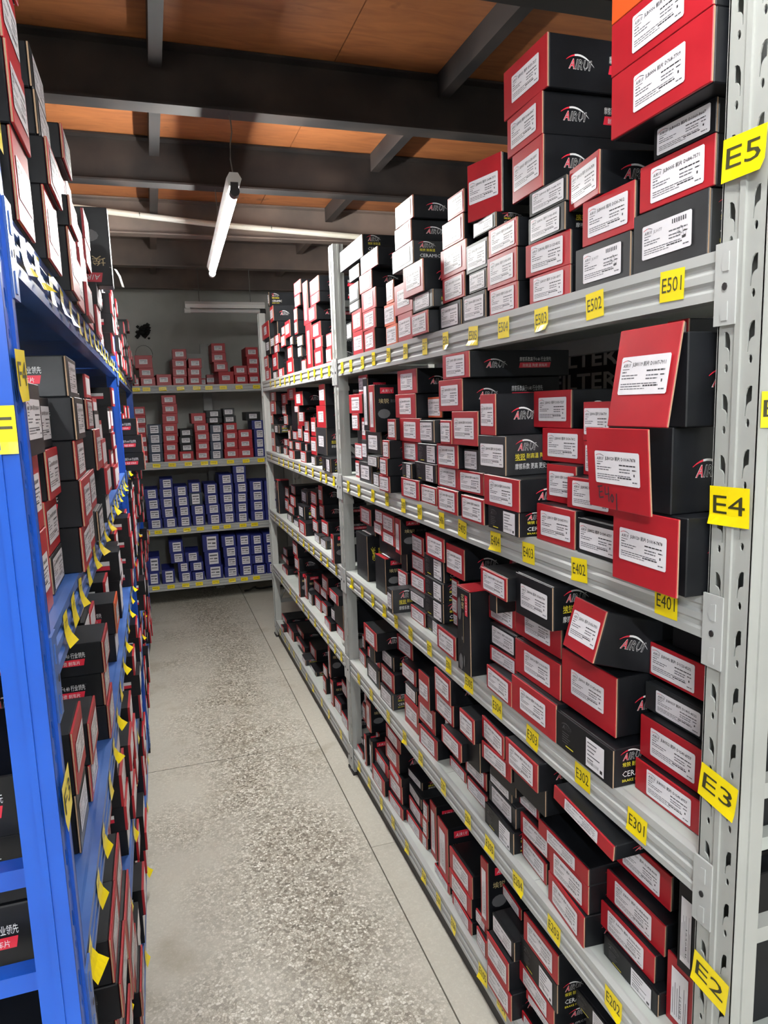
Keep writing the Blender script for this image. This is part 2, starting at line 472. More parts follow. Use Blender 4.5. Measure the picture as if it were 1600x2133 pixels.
# ================================================================== racks
def hole_plate(pitch, height, w):
    """front plate of an upright in u-v: two columns of keyhole slots and round holes cut through; walls 2 mm deep"""
    V, F = [], []
    k = int(height / pitch)
    pitch = height / k
    loops = []
    for sg in (-1, 1):
        u = sg * w * .265
        zz = pitch * (.22 if sg < 0 else .34)
        loops.append([(u + .0032 * math.cos(a * math.pi / 4), zz + .0058 * math.sin(a * math.pi / 4)) for a in range(8)])
        q = zz + pitch * .36
        pts = [(-.0050, .018), (-.0050, -.001), (.0000, -.003), (.0032, -.008), (.0042, -.020), (.0060, -.020), (.0056, -.006), (.0056, .006), (.0030, .0145), (-.001, .018)]
        loops.append([(u + px * (1 if sg < 0 else -1), q + pz) for px, pz in pts])
    bm = bmesh.new()
    ed = []
    for lp in [[(-w / 2, 0), (w / 2, 0), (w / 2, pitch), (-w / 2, pitch)]] + loops:
        vs = [bm.verts.new((a, b, 0)) for a, b in lp]
        ed += [bm.edges.new((vs[i], vs[(i + 1) % len(vs)])) for i in range(len(vs))]
    bmesh.ops.triangle_fill(bm, use_beauty=True, use_dissolve=False, edges=ed)
    bm.verts.index_update()
    cv = [tuple(v.co) for v in bm.verts]
    cf = [tuple(v.index for v in f.verts) for f in bm.faces]
    bm.free()
    for i in range(k):
        n = len(V)
        V += [(a, b + i * pitch, 0) for a, b, c in cv]
        F += [tuple(x + n for x in f) for f in cf]
        for lp in loops:
            n = len(V); L_ = len(lp)
            V += [(a, b + i * pitch, 0) for a, b in lp] + [(a, b + i * pitch, .002) for a, b in lp]
            F += [(n + j, n + (j + 1) % L_, n + L_ + (j + 1) % L_, n + L_ + j) for j in range(L_)]
    return V, F

def post_mesh(name, height, matname, w=.074, d=.042):
    """omega upright: local x = outwards to the aisle is -x, width along y, origin bottom centre of the front plate"""
    v, f = hole_plate(.0780, height, w)
    mb = MB()
    mb.add([(pz, -pu, pv) for pu, pv, pz in v], f)              # plate in the y-z plane
    mb.prism_y([(0, 0), (0, 0)], 0, 0) if False else None
    mb.box(-.0035, .001, -.0045, .0045, 0, height)              # centre rib
    for sg in (-1, 1):
        y = sg * (w / 2 - .001)
        mb.box(.0, d, min(y, y - sg * .0022), max(y, y - sg * .0022), 0, height)
        # shallow groove lines on the side
        yo = sg * (w / 2 + .0020)
        mb.box(d * .40, d * .58, min(y, yo), max(y, yo), 0, height)
        yb = sg * (w / 2 - .016)
    mb.box(d - .002, d, -w / 2 + .002, w / 2 - .002, 0, height)     # added closing back, keeps light out so the holes look dark
    me = mb.mesh(name, [matname])
    return me

def beam_profile(x, z, h=.0635, sgn=1):
    """front face at x, facing -x when sgn=1; two shallow grooves"""
    p = [(0, 0), (0, -.014), (.004, -.018), (.004, -.024), (0, -.028), (0, -.038), (.004, -.042), (.004, -.048), (0, -.052), (0, -h), (.012, -h), (.03, -h), (.03, -h + .004), (.03, -.002), (.012, .0)]
    q = [(x + sgn * a, z + b) for a, b in p]
    return q if sgn > 0 else q[::-1]

ORD = ['first', 'second', 'third', 'fourth', 'fifth', 'sixth', 'seventh', 'eighth', 'ninth', 'tenth', 'eleventh', 'twelfth', 'thirteenth',
       'fourteenth', 'fifteenth', 'sixteenth', 'seventeenth', 'eighteenth', 'nineteenth', 'twentieth', 'last']

def tag_mesh(text, wid, hgt, seed, ink=True):
    """yellow paper tag, lower corner lifted; text printed on it; plane u-v, h outwards"""
    rnd = random.Random(seed)
    p = PL()
    nu, nv = 4, 4
    lift = rnd.choice([0, .002, .004, .007]); side = rnd.choice([-1, 1])
    def H(u, v):
        a = max(0, (.35 - v) / .35); b = (u if side > 0 else 1 - u)
        return .0008 + lift * a * a * b
    for i in range(nu):
        for j in range(nv):
            q = [(i / nu, j / nv), ((i + 1) / nu, j / nv), ((i + 1) / nu, (j + 1) / nv), (i / nu, (j + 1) / nv)]
            p.quad([((a - .5) * wid, (b - .5) * hgt, H(a, b)) for a, b in q], 0)
    if text:
        p.text(text, -.40 * wid, -.20 * hgt, hgt * .68, 1, .80 * wid, 0, .0014, res=2)
    elif ink:
        for k in range(3):
            u = -.3 * wid + k * .22 * wid
            p.rect(u, -.16 * hgt, u + .035 * wid, .16 * hgt, 1, .0013)
            p.rect(u, .12 * hgt, u + .15 * wid, .16 * hgt, 1, .0013)
            if k != 1:
                p.rect(u, -.16 * hgt, u + .15 * wid, -.12 * hgt, 1, .0013)
    return p

def tag_on(parent, p, pos, facing, rot=0.0):
    """facing: angle about z that turns a -y facing plane"""
    me = p.on_front('tag', ['tag_yellow', 'tag_ink'])
    return link('tag', me, parent, pos, (0, rot, facing))

# ---- right grey rack: three frames, two bays, five levels
XR = .72
ZL = {5: EYE + .187, 4: EYE - .278, 3: EYE - .676, 2: EYE - 1.065, 1: EYE - 1.469}
PY = [.735, 2.822, 4.845]
DEPTH = .46
rack = empty('steel_rack', (XR, 2.79, 0))
tag(rack, 'grey steel shelving rack with slotted posts along the right of the aisle', 'rack')
off = Vector((-XR, -2.79, 0))
def part(o):                    # world-built geometry handed to the rack's frame
    o.location = Vector(o.location) + off
    return o
HP = EYE + .632
pm = post_mesh('post', HP, 'rack_grey')
pm_near = post_mesh('post', EYE + 1.0 - .02, 'rack_grey')
POSTS = []
for i, y in enumerate(PY):
    o = part(link('post', pm_near if i == 0 else pm, rack, (XR, y, 0))); POSTS.append(o)
    o = part(link('rear_post', pm, rack, (XR + DEPTH, y, 0), (0, 0, math.pi)))
    ft = MB(); ft.box(XR - .006, XR + .05, y - .042, y + .042, 0, .012); part(ft.build('foot', ['foot_black'], rack))
    for z in (.25, .80, 1.03, 1.45, 2.0):
        b = MB(); b.box(XR + .042, XR + DEPTH - .042, y - .012, y + .012, z - .012, z + .012); part(b.build('brace', ['rack_grey'], rack))
    for z0, z1 in ((.27, .79), (1.43, 1.05)):
        part(tube_path('brace', [(XR + .045, y, z0), (XR + DEPTH - .045, y, z1)], .010, 'rack_grey', rack, 6))
TAGS = {
 (1, 5): [.86, 1.046, 1.218, 1.371, 1.52, 1.682, 1.826, 1.981, 2.138, 2.296, 2.429, 2.583, 2.71],
 (2, 5): [4.469, 4.296, 4.116, 3.968, 3.83, 3.693, 3.511, 3.339, 3.207, 3.066, 2.925],
 (1, 4): [.854, 1.084, 1.268, 1.416, 1.598, 1.732, 1.896, 2.038, 2.2, 2.358, 2.536, 2.689],
 (2, 4): [4.587, 4.309, 4.15, 3.993, 3.838, 3.669, 3.499, 3.343, 3.174, 3.066, 2.925],
 (1, 3): [.909, 1.067, 1.253, 1.416, 1.572, 1.703, 1.845, 2.005, 2.144, 2.268, 2.405, 2.544, 2.691],
 (2, 3): [4.579, 4.415, 4.284, 4.139, 3.975, 3.815, 3.657, 3.526, 3.411, 3.249, 3.113, 2.95],
 (1, 2): [None, .963, 1.165, 1.318, 1.463, 1.592, 1.76, 1.943, 2.091, 2.265, 2.471, 2.645],
 (2, 2): [4.449, 4.153, 3.953, 3.761, 3.625, 3.461, 3.303, 3.182, 3.04, 2.925],
 (1, 1): [None, None, 1.29, 1.406, 1.512, 1.706, 1.819, 1.941, 2.101, 2.25, 2.388, 2.546, 2.694],
 (2, 1): [4.636, 4.45, 4.299, 4.147, 3.941, 3.768, 3.594, 3.392, 3.233, 2.997]}
def beam_with_plates(parent, y0, y1, x, z, mats, sgn=1, plates=True, lip=.0635):
    mb = MB(); mb.prism_y(beam_profile(x, z, lip, sgn), y0, y1)
    b = mb.build('beam', [mats], parent)
    if plates:
        for ya, yb in ((y0 - .034, y0 + .002), (y1 - .002, y1 + .034)):
            q = MB()
            xa, xb = (x - .0055, x - .0022) if sgn > 0 else (x + .0022, x + .0055)
            q.box(xa, xb, ya, yb, z - .098, z + .006)
            xc, xd = (xa - .0012, xa) if sgn > 0 else (xb, xb + .0012)
            ym = (ya + yb) / 2
            for zz in (z - .018, z - .080):          # pressed hooks
                pr = [(ym - .006, zz - .012), (ym + .004, zz - .012), (ym + .007, zz - .004), (ym + .003, zz + .010), (ym - .006, zz + .012)]
                q.prism_x(pr, xc, xd)
            q.prism_x([(ym + .004 * math.cos(a), z - .049 + .005 * math.sin(a)) for a in [k * math.pi / 4 for k in range(8)]], xc - .0004 if sgn > 0 else xd, xd if sgn > 0 else xd + .0004, 1)
            q.build('end_plate', [mats, 'foot_black'], b)
    return b
TSMUDGE = [tag_mesh('', .032, .042, 50 + k) for k in range(4)]
for bay in (1, 2):
    y0, y1 = PY[bay - 1] + .037, PY[bay] - .037
    for lv in (1, 2, 3, 4, 5):
        z = ZL[lv]
        b = part(beam_with_plates(rack, y0, y1, XR, z, 'beam_grey'))
        rb = MB(); rb.prism_y(beam_profile(XR + DEPTH, z, .0635, -1), y0, y1); part(rb.build('rear_beam', ['beam_grey'], rack))
        n = 4
        for k in range(n):
            a = y0 + (y1 - y0) * k / n; c = y0 + (y1 - y0) * (k + 1) / n
            d = MB(); d.box(XR + .014, XR + DEPTH - .014, a + .0012, c - .0012, z - .022, z - .0005)
            part(d.build('deck_panel', ['deck_grey'], rack))
        for k, ty in enumerate(TAGS[(bay, lv)]):
            if ty is None:
                continue
            if bay == 1:
                big = .052 if k < 4 else .038
                tp = tag_mesh('E%d%02d' % (lv, k + 1), .050 if k < 5 else .036, .043, lv * 40 + k)
            else:
                tp = TSMUDGE[k % 4]
            rr = random.Random(lv * 100 + k + bay)
            tag_on(b, tp, (XR - .0006, ty, z - .031 + rr.uniform(-.004, .003)), -math.pi / 2, rr.uniform(-.09, .09))
    if bay == 1:
        ks = MB(); ks.box(XR - .004, XR + .03, y0 - .2, y1, .0, .045)
        
    kb = MB(); kb.box(XR + .012, XR + .03, y0, y1, .0, ZL[1] - .064); part(kb.build('kick_board', ['foot_black'], rack))
# big tags on the near post, wrapped over both hole columns
for txt, z, dz in (('E5', EYE + .291, -.20), ('E4', EYE - .1465, -.12), ('E3', EYE - .5515, .02), ('E2', EYE - .8525, .05)):
    tp = tag_mesh(txt, .068, .052, int(txt[1]) * 13)
    tg = tag_on(POSTS[0], tp, (-.0042, .0, z), -math.pi / 2, {'E5': .04, 'E4': -.03, 'E3': .12, 'E2': .10}[txt])
tp = tag_mesh('E', .030, .045, 5)
tg = tag_on(POSTS[0], tp, (.017, -.0375, EYE - .02), 0, 0)
for i, z in ((1, EYE + .15), (1, EYE - .31)):
    gb = MB(); gb.prism_y([(.0, .05), (.03, .0), (.045, -.03), (.045, -.045), (.0, -.045)], -.040, -.0372); gb.build('corner_plate', ['rack_grey'], POSTS[i], loc=(0, 0, z - .04))

# ---- left blue rack
XL = -.135
ZB = {5: EYE + .225, 4: EYE - .257, 3: EYE - .690, 2: EYE - 1.09, 1: EYE - 1.47}
QY = [.858, 3.375, 5.86]
lrack = empty('steel_rack', (XL, 3.36, 0))
tag(lrack, 'blue steel shelving rack along the left of the aisle', 'rack')
off = Vector((-XL, -3.36, 0))
bm_ = post_mesh('post', EYE + .86, 'rack_blue')
bm_far = post_mesh('post', EYE + .40, 'rack_blue')
LPOST = []
for i, y in enumerate(QY):
    o = part(link('post', bm_ if i == 0 else bm_far, lrack, (XL, y, 0), (0, 0, math.pi))); LPOST.append(o)
    part(link('rear_post', bm_far, lrack, (XL - DEPTH, y, 0)))
    ft = MB(); ft.box(XL - .05, XL + .006, y - .042, y + .042, 0, .012); part(ft.build('foot', ['foot_black'], lrack))
    for z in (.25, EYE - .85, EYE - .665, EYE - .53, 1.55):
        b = MB(); b.box(XL - DEPTH + .042, XL - .042, y - .012, y + .012, z - .012, z + .012); part(b.build('brace', ['rack_blue'], lrack))
BT = {5: [.99, 1.10, 1.24, 1.38, 1.52, 1.68, 1.82, 1.97, 2.12, 2.27, 2.42, 2.58, 2.73, 2.9, 3.05, 3.2, 3.6, 3.75, 3.9, 4.1, 4.3, 4.5],
      4: [1.02, 1.12, 1.23, 1.38, 1.53, 1.68, 1.85, 2.02, 2.18, 2.35, 2.5, 2.68, 2.85, 3.05, 3.2, 3.6, 3.8, 4.0, 4.2],
      3: [.93, 1.08, 1.21, 1.40, 1.55, 1.72, 1.9, 2.1, 2.3, 2.5, 2.7, 2.9, 3.1, 3.6, 3.9, 4.2, 4.5],
      2: [1.3, 1.6, 1.9, 2.2, 2.5, 2.9, 3.7, 4.1], 1: [1.5, 1.9, 2.3, 2.7, 3.1]}
for bay in (1, 2):
    y0, y1 = QY[bay - 1] + .037, QY[bay] - .037
    for lv in (1, 2, 3, 4, 5):
        z = ZB[lv]
        b = part(beam_with_plates(lrack, y0, y1, XL, z, 'beam_blue', -1))
        rb = MB(); rb.prism_y(beam_profile(XL - DEPTH, z, .0635, 1), y0, y1); part(rb.build('rear_beam', ['beam_blue'], lrack))
        for k in range(4):
            a = y0 + (y1 - y0) * k / 4; c = y0 + (y1 - y0) * (k + 1) / 4
            d = MB(); d.box(XL - DEPTH + .014, XL - .014, a + .0012, c - .0012, z - .022, z - .0005)
            part(d.build('deck_panel', ['beam_blue'], lrack))
        for k, ty in enumerate(BT[lv]):
            if not (y0 < ty < y1):
                continue
            rr = random.Random(lv * 300 + k)
            p = PL()
            wd, ht = .042, .046
            L_ = rr.choice([.004, .012, .02])
            for i in range(4):
                for j in range(4):
                    q = [(i / 4, j / 4), ((i + 1) / 4, j / 4), ((i + 1) / 4, (j + 1) / 4), (i / 4, (j + 1) / 4)]
                    p.quad([((a - .5) * wd, (c - .5) * ht, .0008 + L_ * max(0, (.6 - c) / .6) ** 2 * (.4 + .6 * a)) for a, c in q], 0)
            for k2 in range(3):
                u = -.012 + k2 * .009
                p.rect(u, .002, u + .0015, .012, 1, .0015); p.rect(u, .0105, u + .006, .012, 1, .0015)
            tag_on(b, p, (XL + .0006, ty, z - .030), math.pi / 2, rr.uniform(-.12, .12))
for z, dz in ((EYE + .045, 0), (EYE + .306, 0), (EYE - .445, 0)):
    tag_on(LPOST[0], tag_mesh('F' if dz else 'F%d' % {0.045: 4, .306: 5, -.445: 3}[round(z - EYE, 3)], .062, .055, 3), (-.0042, .0, z), -math.pi / 2, -.05)
tag_on(LPOST[0], tag_mesh('F', .036, .050, 8), (.018, .0375, EYE - .012), math.pi, .0)

# ---- far rack across the end of the aisle
YB = 5.95
ZG = {1: EYE + .218, 2: EYE - .389, 3: EYE - .930, 4: EYE - 1.394}
frack = empty('steel_rack', (.36, YB, 0))
tag(frack, 'grey steel shelving rack across the dim far end of the aisle', 'rack')
off = Vector((-.36, -YB, 0))
fpm = post_mesh('post', EYE + .30, 'rack_grey')
FX = (-.42, 1.14)
for x in FX:
    part(link('post', fpm, frack, (x, YB + .002, 0), (0, 0, math.pi / 2)))
    part(link('rear_post', fpm, frack, (x, YB + .46, 0), (0, 0, -math.pi / 2)))
tall = post_mesh('post', EYE + .58, 'rack_grey')
part(link('rear_post', tall, frack, (.475, YB + .50, 0), (0, 0, -math.pi / 2)))
GT = {1: [-.103, -.026, .097, .234, .36, .456, .57, .697, .84], 2: [.004, .125, .251, .379, .455, .589, .718, .842],
      3: [-.117, -.024, .088, .202, .309, .433, .528, .659, .756], 4: [-.078, .041, .159, .268, .403, .54, .642, .745]}
for lv in (1, 2, 3, 4):
    z = ZG[lv]
    mb = MB(); pr = beam_profile(0, 0, .060, 1)
    mb.prism_x([(YB + a, z + c) for a, c in pr][::-1], FX[0] + .037, FX[1] - .037)
    b = part(mb.build('beam', ['beam_grey'], frack))
    mb = MB(); mb.box(FX[0] + .037, FX[1] - .037, YB + .43, YB + .455, z - .06, z); part(mb.build('rear_beam', ['beam_grey'], frack))
    for k in range(3):
        a = FX[0] + .04 + (FX[1] - FX[0] - .08) * k / 3; c = FX[0] + .04 + (FX[1] - FX[0] - .08) * (k + 1) / 3
        d = MB(); d.box(a + .001, c - .001, YB + .014, YB + .428, z - .02, z - .0005); part(d.build('deck_panel', ['deck_grey'], frack))
    for k, tx in enumerate(GT[lv]):
        rr = random.Random(lv * 11 + k)
        tag_on(b, tag_mesh('', .058, .030, lv * 9 + k), (tx, YB - .0006, z - .028), 0, rr.uniform(-.06, .06))

